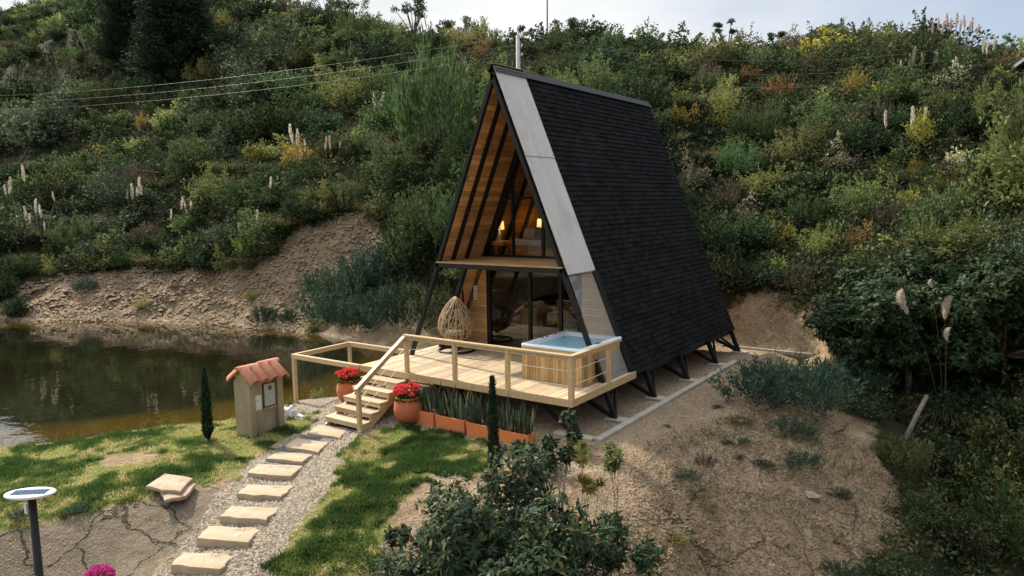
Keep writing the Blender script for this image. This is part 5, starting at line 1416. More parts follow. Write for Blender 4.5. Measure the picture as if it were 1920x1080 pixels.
# the rest of the hillside: individual shrubs, the smallest far ones gathered in one
rngv = np.random.default_rng(99); cands = []
def bare_at(x, y): return bool(inpoly(np.array([x]), np.array([y]), P_BARE)[0] or inpoly(np.array([x]), np.array([y]), P_BARE2)[0])
def hill_sample(n, fac, smin=0):
    x_, y_, out = [], [], []
    u = rngv.uniform(-70, 2000, n); sp = rngv.uniform(0, 1, n)
    a = np.array([ray(q, 400)[:2] for q in u]); a = a/np.linalg.norm(a, axis=1)[:, None]
    rmin = np.where(u < 520, 37, np.where(u < 1300, 27, 23)); rmax = np.where(u < 200, 290, np.where(u < 420, 118, np.where(u < 760, 86, 64)))
    r = np.sqrt(rmin**2+(rmax**2-rmin**2)*sp); x = CAM[0]+a[:, 0]*r; y = CAM[1]+a[:, 1]*r; z = hz(x, y)
    ok = (z > .5) & ~inpoly(x, y, P_BARE) & ~inpoly(x, y, P_BARE2) & ~near_house(x, y)
    pu, pv, w = proj(np.stack([x, y, z], 1))
    return [(x[i], y[i], z[i], r[i], pu[i], pv[i], u[i]) for i in range(n) if ok[i]]
PA = np.array([(a, b, c) for a, b, c in placed])
for (x, y, z, r, pu, pv, u) in hill_sample(9000, 1):
    sc = (.85+.025*min(r, 85))*rngv.uniform(.6, 1.3)*(1.5 if rngv.uniform() < .16 else 1)
    if ((x-PA[:, 0])**2+(y-PA[:, 1])**2 < (.50*(sc+PA[:, 2]))**2).any(): continue
    px1 = sc*FPX/math.hypot(r, 0); blocked = False
    for ku, kv, kt in KEEP:
        if pv > kv-4 and abs(pu-ku) < px1*.95 and pv-px1*1.25 < kt+.35*(kv-kt): blocked = True; break
    if blocked:
        sc *= .55; px1 *= .55
        if any(pv > kv-4 and abs(pu-ku) < px1*.95 and pv-px1*1.25 < kt+.35*(kv-kt) for ku, kv, kt in KEEP): continue
    PA = np.vstack([PA, (x, y, sc)])
    if u > 1240: key = rngv.choice(['dark', 'mid', 'olive', 'grey', 'wispy', 'grass', 'yellow', 'cream', 'brown'], p=[.18, .27, .24, .06, .12, .06, .02, .02, .03])
    elif u > 640: key = rngv.choice(['dark', 'mid', 'olive', 'grey', 'wispy', 'grass', 'brown', 'yellow'], p=[.28, .33, .14, .05, .12, .04, .03, .01])
    else: key = rngv.choice(['dark', 'mid', 'olive', 'grey', 'wispy', 'grass', 'brown', 'yellow'], p=[.48, .22, .08, .08, .08, .03, .02, .01])
    cands.append((sc/r, str(key), x, y, z, sc, pu, pv))
cands.sort(reverse=True)
LM = [('the big bare earth scar', 620, 440), ('the two dark conifers', 300, 60), ('the rust-orange shrub under the conifers', 385, 135), ('the tall white plumes left of centre', 558, 255),
      ('the pinkish plumes left of centre', 620, 270), ('the many-plumed golden pampas at far left', 75, 400), ('the plumes above the rocky bank', 255, 360), ('the upper left end of the wires', 80, 185),
      ('the feathery tree-like shrub beside the roof', 820, 230), ('the white plumes high above the scar', 706, 190), ('the roof peak', 930, 130), ('the utility pole', 972, 90), ('the antenna mast', 1026, 50),
      ('the far end of the roof ridge', 1215, 195), ('the cream-blossomed shrub by the roof', 1300, 330), ('the lower right roof corner', 1375, 600), ('the rust-orange shrub of the right hillside', 1530, 105),
      ('the golden shrub of the right hillside', 1600, 170), ('the three big plumes at right', 1700, 225), ('the pink plumes on the skyline', 1790, 60), ('the dark building corner', 1900, 110),
      ('the big round dark tree', 1680, 560), ('the bright yellow shrub by the roof', 1462, 445), ('the umbrella tree on the skyline', 775, 40), ('the slender tree on the skyline', 1364, 50),
      ('the left frame edge', 0, 300), ('the right frame edge', 1920, 380)]
def where(u, v):
    d = [(math.hypot(u-a, v-b), n, a, b) for n, a, b in LM]; d.sort(); _, n, a, b = d[0]
    du, dv = u-a, v-b; h = 'right' if du > 0 else 'left'
    if abs(du) > 2*abs(dv): return h+' of '+n, d[0][0]
    if abs(dv) > 2*abs(du): return ('below ' if dv > 0 else 'above ')+n, d[0][0]
    return ('below and ' if dv > 0 else 'above and ')+h+' of '+n, d[0][0]
ORD = ['nearest', 'second', 'third', 'fourth', 'fifth', 'sixth', 'seventh', 'eighth', 'ninth', 'tenth', 'eleventh', 'twelfth']
pending = []
def later(o, key, grp=None):
    p = o.location; u, v, w = proj((p[0], p[1], p[2]+o.scale[2]*.5)); pending.append((o, key, u, v, grp))
def settle():
    d = {}
    for o, key, u, v, grp in pending:
        wh, dist = where(u, v); d.setdefault((key, wh), []).append((dist, o, grp))
    for (key, wh), l in d.items():
        l.sort(key=lambda q: q[0])
        for i, (dist, o, grp) in enumerate(l):
            lab = KL[key]+' '+wh if len(l) == 1 else ORD[min(i, 11)]+' '+KL[key]+' '+wh
            tag(o, lab, CATN.get(key, 'shrub'), grp or (KL[key].replace('shrub', 'shrubs').replace('tussock', 'tussocks')+' on the hillside'))
nsh = 0; rest = []
for c in cands:
    _, key, x, y, z, sc, pu, pv = c
    if key == 'grass': later(place(key, (x, y, z), sc, rngv.uniform(.8, 1.15)), key); continue
    if nsh < 158: later(place(key, (x, y, z), sc, rngv.uniform(.8, 1.2)*(.75 if pv < 190 else 1)), key); nsh += 1
    else: rest.append(c)
def multi(name, chunks, label, cat):
    """chunks: {material key: (Q, tone)} -> one object with several materials"""
    keys = list(chunks); Q = np.concatenate([chunks[k][0] for k in keys]); T = np.concatenate([chunks[k][1] for k in keys])
    o = quads(name, Q, T, M[keys[0]], None, (0, 0, 0))
    for k in keys[1:]: o.data.materials.append(M[k])
    o.data.polygons.foreach_set('material_index', np.concatenate([np.full(len(chunks[k][0]), i, np.int32) for i, k in enumerate(keys)]))
    return tag(o, label, cat, kind='stuff')
KM = {'dark': 's_dark', 'mid': 's_mid', 'olive': 's_olive', 'grey': 's_grey', 'wispy': 's_mid', 'yellow': 's_yellow', 'cream': 's_cream', 'brown': 's_brown', 'teal': 's_teal'}
low = [bush(s+200, 1100, .115, .085, 16) for s in range(4)]; loww = [wispy(s+220, 40, 26, .14, .05) for s in range(2)]
ch = {}
for _, key, x, y, z, sc, pu, pv in rest:
    Q, T = (random.choice(loww) if key in ('wispy', 'brown') else random.choice(low)); a = rngv.uniform(0, 6.28); ca_, sa_ = math.cos(a), math.sin(a)
    Rm_ = np.array([[ca_, sa_, 0], [-sa_, ca_, 0], [0, 0, 1]])*sc*np.array([1, 1, rngv.uniform(.65, .95)])
    ch.setdefault(KM[key], []).append((Q@Rm_+np.array([x, y, z-.05*sc]), np.clip(T+rngv.uniform(-.2, .15), 0, 1)))
ch = {k: (np.concatenate([q for q, _ in l]), np.concatenate([t_ for _, t_ in l])) for k, l in ch.items()}
multi('distant_shrubs', ch, 'mass of small far shrubs on the upper hillside', 'shrubs')
print('hill shrubs', nsh, 'rest', len(rest), 'cands', len(cands))
# tussocks and low bushes along the lip above the far bank
lipu = [20, 60, 105, 150, 195, 240, 290, 335, 380, 425, 470, 515, 540, 575, 615, 665, 705]
lipv = [520, 515, 508, 505, 500, 500, 498, 500, 503, 505, 500, 470, 430, 410, 400, 398, 405]
for i, (u, v) in enumerate(zip(lipu, lipv)):
    for j, dv in enumerate((2, -26)):
        key = random.choice(['grass', 'dark', 'wispy', 'olive', 'grass', 'drygrass', 'dark'])
        p = gp(u+random.uniform(-12, 12)+j*15, v+dv); o = place(key, p, random.uniform(.9, 1.5), random.uniform(.8, 1.15)); placed.append((p[0], p[1], 1.))
        later(o, key)
settle()
for k, (u, v, hw, key, lab) in enumerate(((160, 545, 22, 'teal', 'small shrub growing on the middle of the far pond bank'), (265, 575, 16, 'olive', 'low olive tuft near the water under the rocky bank'), (330, 540, 12, 'grass', 'small grass tuft on the rocky part of the bank'),
        (470, 560, 18, 'olive', 'olive tuft at the right end of the rocky bank'), (590, 622, 26, 'olive', 'olive shrub at the waterline in front of the blue-green shrubs'), (30, 590, 34, 'dark', 'dark shrub at the far left waterline'), (0, 560, 40, 'dark', 'dark shrub at the left frame edge above the water'))):
    put(key, u, v, hw, .9, lab)

# ------------------------------------------------------------------ undergrowth that fills the hillside (nobody could count it)
rng = np.random.default_rng(5); n = 10500
A = np.array([ray(a, 400)[:2] for a in (-160, 2080)]); A0 = math.atan2(A[0][1], A[0][0]); A1 = math.atan2(A[1][1], A[1][0])
ang = rng.uniform(A1, A0, n); lf = np.clip((ang-(A0-.20))/.05, 0, 1); r = 22+(105+175*lf)*rng.uniform(0, 1, n)**1.35
x = CAM[0]+np.cos(ang)*r; y = CAM[1]+np.sin(ang)*r; z = hz(x, y)
k = (z > .35) & ~inpoly(x, y, P_BARE) & ~inpoly(x, y, P_BARE2) & ~near_house(x, y)
x, y, z, r = x[k], y[k], z[k], r[k]
xt = rng.uniform(7, 24, 1500); yt = rng.uniform(-11, 12, 1500); kt = inpoly(xt, yt, P_THICK); xt, yt = xt[kt], yt[kt]
x = np.concatenate([x, xt]); y = np.concatenate([y, yt]); z = np.concatenate([z, hz(xt, yt)]); r = np.concatenate([r, np.full(len(xt), 12.)])
mini = [bush(s+300, 110, .20, .10, 8, hgt=.7) for s in range(5)]+[wispy(s+320, 16, 8, .24, .045, .8, .8) for s in range(2)]
minid = [bush(s+340, 210, .15, .075, 9, hgt=.7) for s in range(4)]
Qs, Ts = [], []
for i in range(len(x)):
    sc = (.50+.0125*min(r[i], 90))*rng.uniform(.6, 1.35); Q, T = (minid[rng.integers(len(minid))] if r[i] < 58 else mini[rng.integers(len(mini))]); a = rng.uniform(0, 6.28); ca_, sa_ = math.cos(a), math.sin(a)
    pt = float(vnoise(x[i], y[i], 7, 9))*.6+rng.uniform(-.15, .15)
    Qs.append(Q@(np.array([[ca_, sa_, 0], [-sa_, ca_, 0], [0, 0, .85]])*sc)+np.array([x[i], y[i], z[i]-.06])); Ts.append(np.clip(T*.62+pt-.14, 0, .99))
tag(quads('undergrowth', np.concatenate(Qs), np.concatenate(Ts), M['litter'], None, (0, 0, 0)), 'low leafy undergrowth covering the hillside between the shrubs', 'undergrowth', kind='stuff')

# ------------------------------------------------------------------ pampas grass
def pampas(u, v, px, plumes, label, pink=False, tall=1.0, grp='pampas grass clumps on the slopes'):
    p = gp(u, v); w = (p-CAM)@_f; m = w/FPX           # metres per pixel there
    t_ = thing('pampas_grass', label, 'pampas grass', p, grp)
    Q, T = tussock(int(u)+3, 240, px*m*.5*tall, .016*w/24, 1.0); o = quads('blades', Q+p, T, M['grassblade'], t_)
    for k, (du, dv, ln) in enumerate(plumes):
        ln *= .8 if pink else 1.15
        tip = p+(CR*du-CU*0)*m+np.array([0, 0, dv*m]); lean = random.uniform(-.12, .12)
        base = tip-np.array([0, 0, ln*m])+CR*lean*ln*m; root = p+CR*du*m*.3
        Q, T = plume_q(k+int(u), base, tip, 130, max(.13, ln*m*.24)); po_ = quads('plume', Q, T, M['plumepink' if pink else 'plume'], t_)
        MB().tube([root, base*.6+root*.4+np.array([0, 0, .1]), base, tip-(tip-base)*.3], .010*w/24, 4).build('stem', M['drygrass'], t_)
    return t_
pampas(75, 452, 90, [(-25, 62, 22), (0, 76, 22), (6, 66, 20), (-14, 50, 18), (10, 34, 14), (-40, 46, 14), (32, 90, 15)], 'golden pampas clump with many cream plumes at the far left above the pond')
pampas(20, 398, 50, [(-6, 50, 18), (3, 62, 26), (28, 84, 26)], 'pampas clump with three thin plumes near the left frame edge')
pampas(255, 398, 50, [(-6, 50, 26), (4, 44, 20), (12, 62, 28), (-14, 40, 14)], 'pampas clump with tall plumes above the rocky bank')
pampas(345, 440, 46, [(-22, 46, 18), (0, 68, 20), (6, 60, 18), (18, 60, 16)], 'pampas clump above the rocky part of the bank')
pampas(480, 470, 46, [(-28, 50, 20), (8, 74, 26), (6, 60, 22)], 'pampas clump at the upper left edge of the bare scar')
pampas(508, 400, 40, [(2, 66, 20)], 'pampas clump with a single white plume above the bare scar')
pampas(555, 330, 60, [(-5, 92, 30), (5, 84, 28), (10, 54, 30), (18, 64, 18), (-2, 36, 16)], 'pampas clump with the tallest white plumes left of centre')
pampas(618, 330, 44, [(-4, 70, 28), (4, 72, 30), (22, 62, 14)], 'pampas clump with pinkish plumes left of centre', pink=True)
pampas(706, 225, 30, [(-2, 46, 26), (10, 40, 20), (16, 48, 24)], 'pampas clump with white plumes high above the bare scar')
pampas(872, 190, 30, [(0, 40, 20), (-14, 24, 14)], 'small pampas clump just left of the roof peak')
pampas(1700, 290, 60, [(-42, 78, 26), (5, 84, 38), (30, 84, 30), (-12, 30, 12)], 'pampas clump with three big plumes on the right hillside')
pampas(1715, 145, 50, [(-26, 30, 20), (-4, 52, 30), (-12, 40, 20), (10, 44, 18), (34, 44, 22), (38, 48, 18)], 'pampas clump with thin plumes against the dark skyline shrub')
pampas(1790, 125, 90, [(-46, 78, 26), (-34, 88, 30), (-26, 80, 28), (-18, 94, 34), (-10, 86, 30), (-2, 96, 34), (6, 84, 28), (14, 92, 30), (24, 80, 26), (30, 88, 28), (40, 76, 24)], 'large pampas clump with pink plumes on the right skyline', pink=True)
pampas(1850, 140, 60, [(-10, 66, 24), (0, 58, 20), (10, 68, 22)], 'pampas clump with pale plumes near the dark building')

# ------------------------------------------------------------------ conifers
def conifer(u, v, hpx, hgt, label, seed):
    p = gp(u, v); hw = hpx*((p-CAM)@_f)/FPX; hgt = hgt*hw; rng = np.random.default_rng(seed)
    t_ = thing('conifer', label, 'conifer', p, None)
    MB().tube([p-np.array([0, 0, .3]), p+np.array([0, 0, hgt*.9])], [.35, .05], 10).build('trunk', M['bark'], t_)
    nb = 800; Ps = []; Ds = []; T = []
    for i in range(nb):
        s = rng.uniform(0, 1)**1.25; zz = hgt*(.02+.98*s); rad = hw*(1-s)**.75*rng.uniform(.75, 1.08); a = rng.uniform(0, 2*math.pi)
        dirv = np.array([math.cos(a), math.sin(a), 0]); k_ = 58; q = rng.uniform(.25, 1, k_)
        c = p+np.array([0, 0, zz])+dirv*rad*q[:, None]+np.array([0, 0, 1])*(q**2*.25*rad*.6-q*.15*rad)[:, None]
        c = c+rng.normal(size=(k_, 3))*np.array([.06, .06, .03])*hw
        Ps.append(c); Ds.append(dirv+np.array([0, 0, .15])+rng.normal(size=(k_, 3))*.55); T.append(rng.uniform(0, 1, k_)*.7+rng.uniform(0, .3))
    P = np.concatenate(Ps); n = len(P)
    quads('crown', leaves(P, np.concatenate(Ds), rng.uniform(.06, .11, n)*hw, .026*hw, rng), np.concatenate(T), M['conifer'], t_)
conifer(338, 135, 92, 2.6, 'largest dark conifer, front one of the pair on the upper left hillside', 1)
conifer(243, 112, 60, 3.4, 'dark conifer standing left behind the largest one', 2)
def skytree(u, v, r, hgt, spread, label, seed, nb=15):
    p = at_r(u, v, r); p[2] = float(hz(p[0], p[1]))-.3; rng = np.random.default_rng(seed); t_ = thing('tree', label, 'tree', p, None)
    tr_ = MB(); Ps = []; Ds = []
    for i in range(nb):
        a = rng.uniform(0, 2*math.pi); q = spread*rng.uniform(.3, 1); e = np.array([math.cos(a)*q, math.sin(a)*q, hgt*rng.uniform(.72, 1)-q*.25])
        m_ = np.array([e[0]*.3, e[1]*.3, e[2]*.55]); tr_.tube([p, p+m_, p+e], [.10, .05, .02], 5)
        k_ = 70; c = p+e+randdir(k_, rng)*np.array([.6, .6, .35])*spread*.42*rng.uniform(.4, 1, k_)[:, None]
        Ps.append(c); Ds.append(randdir(k_, rng)+np.array([0, 0, .5]))
    tr_.build('trunk', M['bark'], t_)
    P = np.concatenate(Ps); n = len(P); quads('crown', leaves(P, np.concatenate(Ds), .22, .10, rng), rng.uniform(0, 1, n), M['crestleaf'], t_)
skytree(655, 60, 80, 5.0, 2.2, 'airy tree on the skyline at the left end of the open sky', 1)
skytree(618, 45, 86, 5.6, 2.2, 'airy tree on the skyline where the left hill drops', 2)
skytree(775, 66, 66, 4.2, 1.7, 'umbrella-shaped tree alone on the skyline left of the cabin', 3)
skytree(862, 66, 66, 3.0, 1.8, 'low flat-topped tree on the skyline left of the antenna mast', 4)
skytree(985, 74, 62, 3.0, 1.2, 'thin sparse tree on the skyline over the roof peak', 5, 5)
skytree(1060, 80, 60, 3.0, 1.8, 'bushy tree on the skyline right of the antenna mast', 6)
skytree(1364, 88, 56, 3.4, .9, 'slender tree standing up on the right skyline', 7, 6)
skytree(1383, 90, 56, 2.0, 1.1, 'low bushy tree beside the slender one on the skyline', 8, 7)
skytree(1552, 75, 54, 2.0, .7, 'small spiky tree at the left of the skyline hump', 9, 5)
skytree(1455, 82, 55, 1.8, .8, 'small dark tree on the right skyline', 10, 6)

# ------------------------------------------------------------------ bigger trees near the camera
def whorl_tree(p, rx, ry, hgt, nros, label, seed, m='whorl', leafL=.13, leafW=.035, per=11, cat='tree', name='tree', low=.15, trunkm='barkpale', tr_r=.06, lobes=None):
    rng = np.random.default_rng(seed); p = np.asarray(p, float); t_ = thing(name, label, cat, p, None)
    nl = lobes or 16
    d = randdir(nl, rng); d[:, 2] = np.where(d[:, 2] < 0, d[:, 2]*(.75 if low < .9 else -.9), d[:, 2])
    C = d*rng.uniform(.25, .92, nl)[:, None]*np.array([rx, ry, hgt*.5])+np.array([0, 0, hgt*(.5+low*.25)])
    Rl = rng.uniform(.14, .36, nl)*min(rx, ry)
    k = rng.choice(nl, nros, p=Rl**2/(Rl**2).sum()); q = randdir(nros, rng); q[:, 2] = q[:, 2]*.8+.25
    A = C[k]+q*Rl[k][:, None]*rng.uniform(.5, 1.1, nros)[:, None]
    ax = unit(q+np.array([0, 0, .7])+rng.normal(size=(nros, 3))*.3)
    n = nros*per; AA = np.repeat(A, per, 0)+p; XX = np.repeat(ax, per, 0)
    lat = unit(np.cross(randdir(n, rng), XX)); el = rng.uniform(-.25, .9, n)[:, None]
    Dd = unit(lat+XX*el); Lg = rng.uniform(.7, 1.25, n)*leafL; s = unit(np.cross(Dd, XX)+1e-4)*leafW*rng.uniform(.8, 1.2, n)[:, None]
    nrm = unit(np.cross(s, Dd)); nrm[nrm[:, 2] < 0] *= -1
    L = Lg[:, None]; b = AA+XX*rng.uniform(-.05, .02, n)[:, None]; m1 = b+Dd*L*.35+nrm*L*.05; m2 = b+Dd*L*.72-nrm*L*.0; tip = b+Dd*L-nrm*L*.16
    Q = np.concatenate([np.stack([b-s*.15, b+s*.15, m1+s*.5, m1-s*.5], 1), np.stack([m1-s*.5, m1+s*.5, m2+s*.42, m2-s*.42], 1), np.stack([m2-s*.42, m2+s*.42, tip+s*.03, tip-s*.03], 1)])
    tb = np.clip(np.repeat(rng.uniform(0, .45, nros), per)+rng.uniform(0, .5, n), 0, 1)
    quads('crown', Q, np.tile(tb, 3), M[m], t_)
    mb = MB(); fork = p+np.array([0, 0, hgt*.22])
    mb.tube([p-np.array([0, 0, .3]), p+np.array([.03, .02, hgt*.1]), fork], [tr_r, tr_r*.85, tr_r*.75], 9)
    for c in C:
        mid = fork+(c+p-fork)*.5+rng.normal(size=3)*.12*hgt*.3; mb.tube([fork, mid, p+c, p+c+rng.normal(size=3)*.15], [tr_r*.55, tr_r*.34, tr_r*.2, tr_r*.1], 6)
    sel = rng.choice(nros, min(nros, 260), replace=False)
    for i in sel: mb.tube([p+C[k[i]], p+(C[k[i]]+A[i])*.5+rng.normal(size=3)*.03, p+A[i]], [.012, .009, .005], 4, cap=False)
    mb.build('trunk', M[trunkm], t_)
    return t_
# leafy tree at bottom centre (its base is below the frame)
c = CAM+9.6*ray(955, 985); gz = float(hz(c[0], c[1]))
whorl_tree((c[0], c[1], gz), 1.75, 1.5, max(1.6, c[2]+.82-gz), 2500, 'large dark-leaved tree filling the bottom centre of the picture', 11, leafL=.125, leafW=.036, lobes=40, per=9)
c = CAM+9.9*ray(1125, 1000); gz = float(hz(c[0], c[1]))
whorl_tree((c[0], c[1], gz), .95, .9, max(1.3, c[2]+.6-gz), 700, 'dark-leaved tree right of the large one at bottom centre', 12, leafL=.115, leafW=.034, lobes=14, per=9)
c = CAM+10.4*ray(790, 1040); gz = float(hz(c[0], c[1]))
whorl_tree((c[0], c[1], gz), 1.0, .9, max(1.0, c[2]+.65-gz), 800, 'lower leafy tree at the left of the large bottom-centre one', 13, leafL=.11, leafW=.032, lobes=14, per=9)
# leafy sprig tree rising to the planters
def sprig(u0, v0, u1, v1, dep, R, nros, label, seed):
    b = CAM+dep*ray(u0, v0); t = CAM+dep*ray(u1, v1); rng = np.random.default_rng(seed); gz = float(hz(b[0], b[1]))
    root = np.array([b[0], b[1], gz]); hgt = t[2]-gz
    return root, hgt, t
root, hgt, tt = sprig(1050, 960, 1058, 805, 11.3, .4, 60, '', 1)
whorl_tree(root, .36, .36, hgt+.08, 90, 'young leafy tree whose round tip covers the last planter box', 21, leafL=.12, leafW=.045, lobes=6, tr_r=.022, low=1.0)
for k, (u1, v1, dep, rx, nr, lab, lm) in enumerate(((975, 880, 10.9, .32, 50, 'leafy shoot standing between cypress and bottom-centre tree', 'whorl'), (1150, 850, 11.4, .30, 36, 'pale green leafy branch beside the kerb corner', 's_olive'), (1010, 905, 10.8, .30, 50, 'dark leafy shoot just above the bottom-centre tree', 'whorl'), (920, 900, 10.6, .22, 26, 'small leafy shoot left of the cypress base', 'whorl'), (1100, 890, 11.0, .25, 30, 'bronze-tipped shoot beneath the kerb', 's_yellow'))):
    t = CAM+dep*ray(u1, v1); gz = float(hz(t[0], t[1])); whorl_tree((t[0], t[1], gz), rx, rx, max(.5, t[2]+.15-gz), nr, lab, 30+k, m=lm, leafL=.11, leafW=.032, lobes=5, tr_r=.016, cat='sapling', name='sapling', low=1.0)
# dark tree at right
p = gp(1700, 745); whorl_tree(p, 2.5, 2.4, 3.9, 4600, 'big round dark glossy tree right of the sandy clearing', 41, m='bigleaf', leafL=.145, leafW=.065, per=7, trunkm='deadwood', tr_r=.1, lobes=42, low=0)
p = gp(1570, 690); whorl_tree(p, 1.1, 1.0, 2.3, 620, 'smaller dark bush at the left foot of the big round tree', 42, m='bigleaf', leafL=.13, leafW=.06, per=7, tr_r=.04, lobes=9)
p = gp(1880, 720); whorl_tree(p, 2.2, 2.2, 3.2, 3000, 'dark tree at the right frame edge behind the round one', 43, m='bigleaf', leafL=.14, leafW=.06, per=7, tr_r=.08, lobes=20)
# plumes of the pampas standing in front of the dark tree
pp = gp(1770, 800); 
t_ = thing('pampas_grass', 'pampas grass with feathery plumes in front of the big dark right-hand tree', 'pampas grass', pp, 'pampas grass clumps on the slopes')
Q, T = tussock(77, 420, 1.7, .02, 1.3); quads('blades', Q+pp, T, M['grassblade'], t_)
wd = (pp-CAM)@_f
for k, (u0, v0, u1, v1) in enumerate(((1703, 590, 1690, 540), (1772, 600, 1785, 552), (1775, 640, 1782, 612), (1748, 540, 1747, 522))):
    dq = wd-1.2; a = CAM+dq*ray(u0, v0); b = CAM+dq*ray(u1, v1); Q, T = plume_big(k+900, a, b-(b-a)*.12); quads('plume', Q, T, M['plume'], t_)
    MB().tube([pp, (pp+a)/2+np.array([0, 0, .4]), a, (a+b)/2], .007, 5).build('stem', M['bark'], t_)
a = gp(1695, 822); b = a+np.array([.45, .5, 1.15]); bt = CAM+((a-CAM)@_f+.4)*ray(1738, 742)
tag(MB().tube([a-np.array([0, 0, .1]), (a+bt)/2+np.array([.02, 0, .03]), bt], [.06, .055, .045], 8).build('dead_log', M['deadwood'], None, True, org=a), 'grey dead log leaning on the slope under the big dark tree', 'log')

# ------------------------------------------------------------------ right and lower right thicket
NEAR = [('dark', 1610, 770, 60, .8, 'dark shrub under the left side of the big round tree'), ('dark', 1760, 800, 90, .7, 'dark shrub in the shade below the pampas grass'),
 ('dark', 1870, 800, 90, .9, 'dark shrub at the right edge, middle height'), ('wispy', 1700, 880, 60, .8, 'feathery shrub at the left rim of the lower right thicket'),
 ('dark', 1790, 900, 80, .9, 'dark shrub in the middle of the lower right thicket'), ('olive', 1850, 960, 80, 1.1, 'yellow-green shrub in the lower right thicket'),
 ('mid', 1900, 890, 90, 1.1, 'bright green shrub at the right frame edge'), ('dark', 1720, 980, 70, .8, 'dark shrub right of the white rock'),
 ('wispy', 1910, 1040, 110, 1.0, 'feathery shrub in the bottom right corner'), ('dark', 1800, 1040, 90, .9, 'dark shrub near the bottom right corner'),
 ('mid', 1640, 1080, 60, .6, 'low green shrub at the bottom edge, right of the bank'), ('dark', 1700, 1090, 70, .8, 'dark shrub at the bottom edge under the bank'),
 ('olive', 1860, 1000, 60, .9, 'yellowish shrub low in the right thicket'), ('teal', 1580, 1080, 40, .5, 'blue-green weed at the bottom edge of the bank'),
 ('grass', 1560, 700, 36, .7, 'grass tuft at the foot of the round tree'),
 ('teal', 1430, 755, 80, .85, 'blue-green weed patch right of the kerb, left part'), ('teal', 1520, 765, 85, .95, 'blue-green weed patch right of the kerb, middle part'), ('teal', 1590, 745, 70, 1.0, 'blue-green weed patch nearest the round tree'),
 ('teal', 1475, 810, 60, .4, 'flat blue-green weed below the large weed patch'), ('grass', 1390, 790, 34, .3, 'flat green grass patch on the dug ground'), ('teal', 1500, 870, 40, .5, 'small blue-green weed near the crack'),
 ('teal', 1385, 860, 12, .6, 'tiny blue-green weed in the middle of the dug ground'), ('teal', 1398, 830, 14, .5, 'tiny blue-green weed above the red twigs'), ('teal', 1365, 832, 12, .5, 'tiny blue-green weed left of its twin'),
 ('teal', 1432, 875, 22, .5, 'small blue-green weed right of the red twigs'), ('teal', 1290, 895, 24, .5, 'small dark green creeper, upper part, on the bank'), ('grass', 1305, 920, 30, .35, 'green creeping grass running down the bank'),
 ('grass', 1330, 950, 22, .35, 'lower end of the creeping grass on the bank'), ('teal', 1575, 930, 26, .5, 'dark weed right of the pale rock'), ('teal', 1345, 765, 12, .4, 'tiny weed beside the kerb'),
 ('teal', 1400, 705, 14, .4, 'tiny weed near the rear end of the kerb'), ('teal', 1250, 800, 9, .4, 'tiniest weed touching the kerb'), ('olive', 1270, 1010, 30, .4, 'pale weed on the lower bank'),
 ('brown', 1322, 875, 22, 1.3, 'reddish dry twigs standing on the dug ground'), ('brown', 1235, 940, 26, .4, 'fine pale twigs on the bank'), ('brown', 1100, 905, 40, .4, 'dry straw below the kerb corner'),
 ('olive', 1000, 880, 34, .5, 'low yellowish herb near the cypress'), ('olive', 945, 850, 26, .5, 'low pale herb right of the cypress'), ('olive', 1090, 850, 30, .5, 'yellow-green herb under the round-tipped tree'),
 ('teal', 1035, 888, 36, .5, 'low green herb in front of the last planter'), ('olive', 625, 742, 18, 1.0, 'wispy weed at the water edge left of the flower pot'), ('olive', 595, 748, 14, 1.2, 'wispy weed at the water edge beside the frame post'),
 ('olive', 545, 762, 10, 1.6, 'thin yellow-green weed beside the kiosk'), ('teal', 40, 968, 22, .6, 'grey-green weed on the lawn edge behind the solar lamp'), ('teal', 150, 955, 22, .5, 'grey-green weed on the edge of the clay bank'),
 ('teal', 75, 930, 26, .6, 'grey-green weed just right of the solar lamp head'), ('dark', 730, 1075, 60, .6, 'small dark shrub at the bottom edge beside the lawn'), ('olive', 640, 1090, 40, .4, 'low green herb at the bottom edge of the lawn')]
for s in NEAR: put(*s)

# ------------------------------------------------------------------ slim cypresses
def cypress(u, v, hpx, hw, label, seed):
    p = gp(u, v); m = ((p-CAM)@_f)/FPX; h = hpx*m; w = hw*m; rng = np.random.default_rng(seed)
    t_ = thing('cypress', label, 'cypress', p, 'slim columnar cypresses')
    MB().tube([p-np.array([0, 0, .1]), p+np.array([0, 0, h*.9])], [.03, .01], 8).build('trunk', M['bark'], t_)
    n = 4200; s = rng.uniform(0.03, 1, n); a = rng.uniform(0, 2*math.pi, n)
    prof = w*(np.clip(s*8, .25, 1))*(1-s**2.2*.86)*(1+.12*np.sin(s*40+a*2))
    r = prof*rng.uniform(.55, 1.05, n)
    P = p+np.stack([np.cos(a)*r, np.sin(a)*r, s*h], 1); Dd = np.stack([np.cos(a)*.35, np.sin(a)*.35, np.ones(n)], 1)+rng.normal(size=(n, 3))*.25
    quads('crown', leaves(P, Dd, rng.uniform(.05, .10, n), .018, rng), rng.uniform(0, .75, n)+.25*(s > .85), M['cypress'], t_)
    so = MB(); so.lathe(tuple(p), [(.30, -.03), (.26, .012), (.12, .03), (.02, .035)], 20); sb = so.build('mulch', M['soil'], t_, True)
cypress(391, 828, 138, 8.5, 'slim dark cypress on the lawn left of the kiosk', 1)
cypress(926, 888, 182, 9.5, 'slim dark cypress in front of the planter boxes', 2)

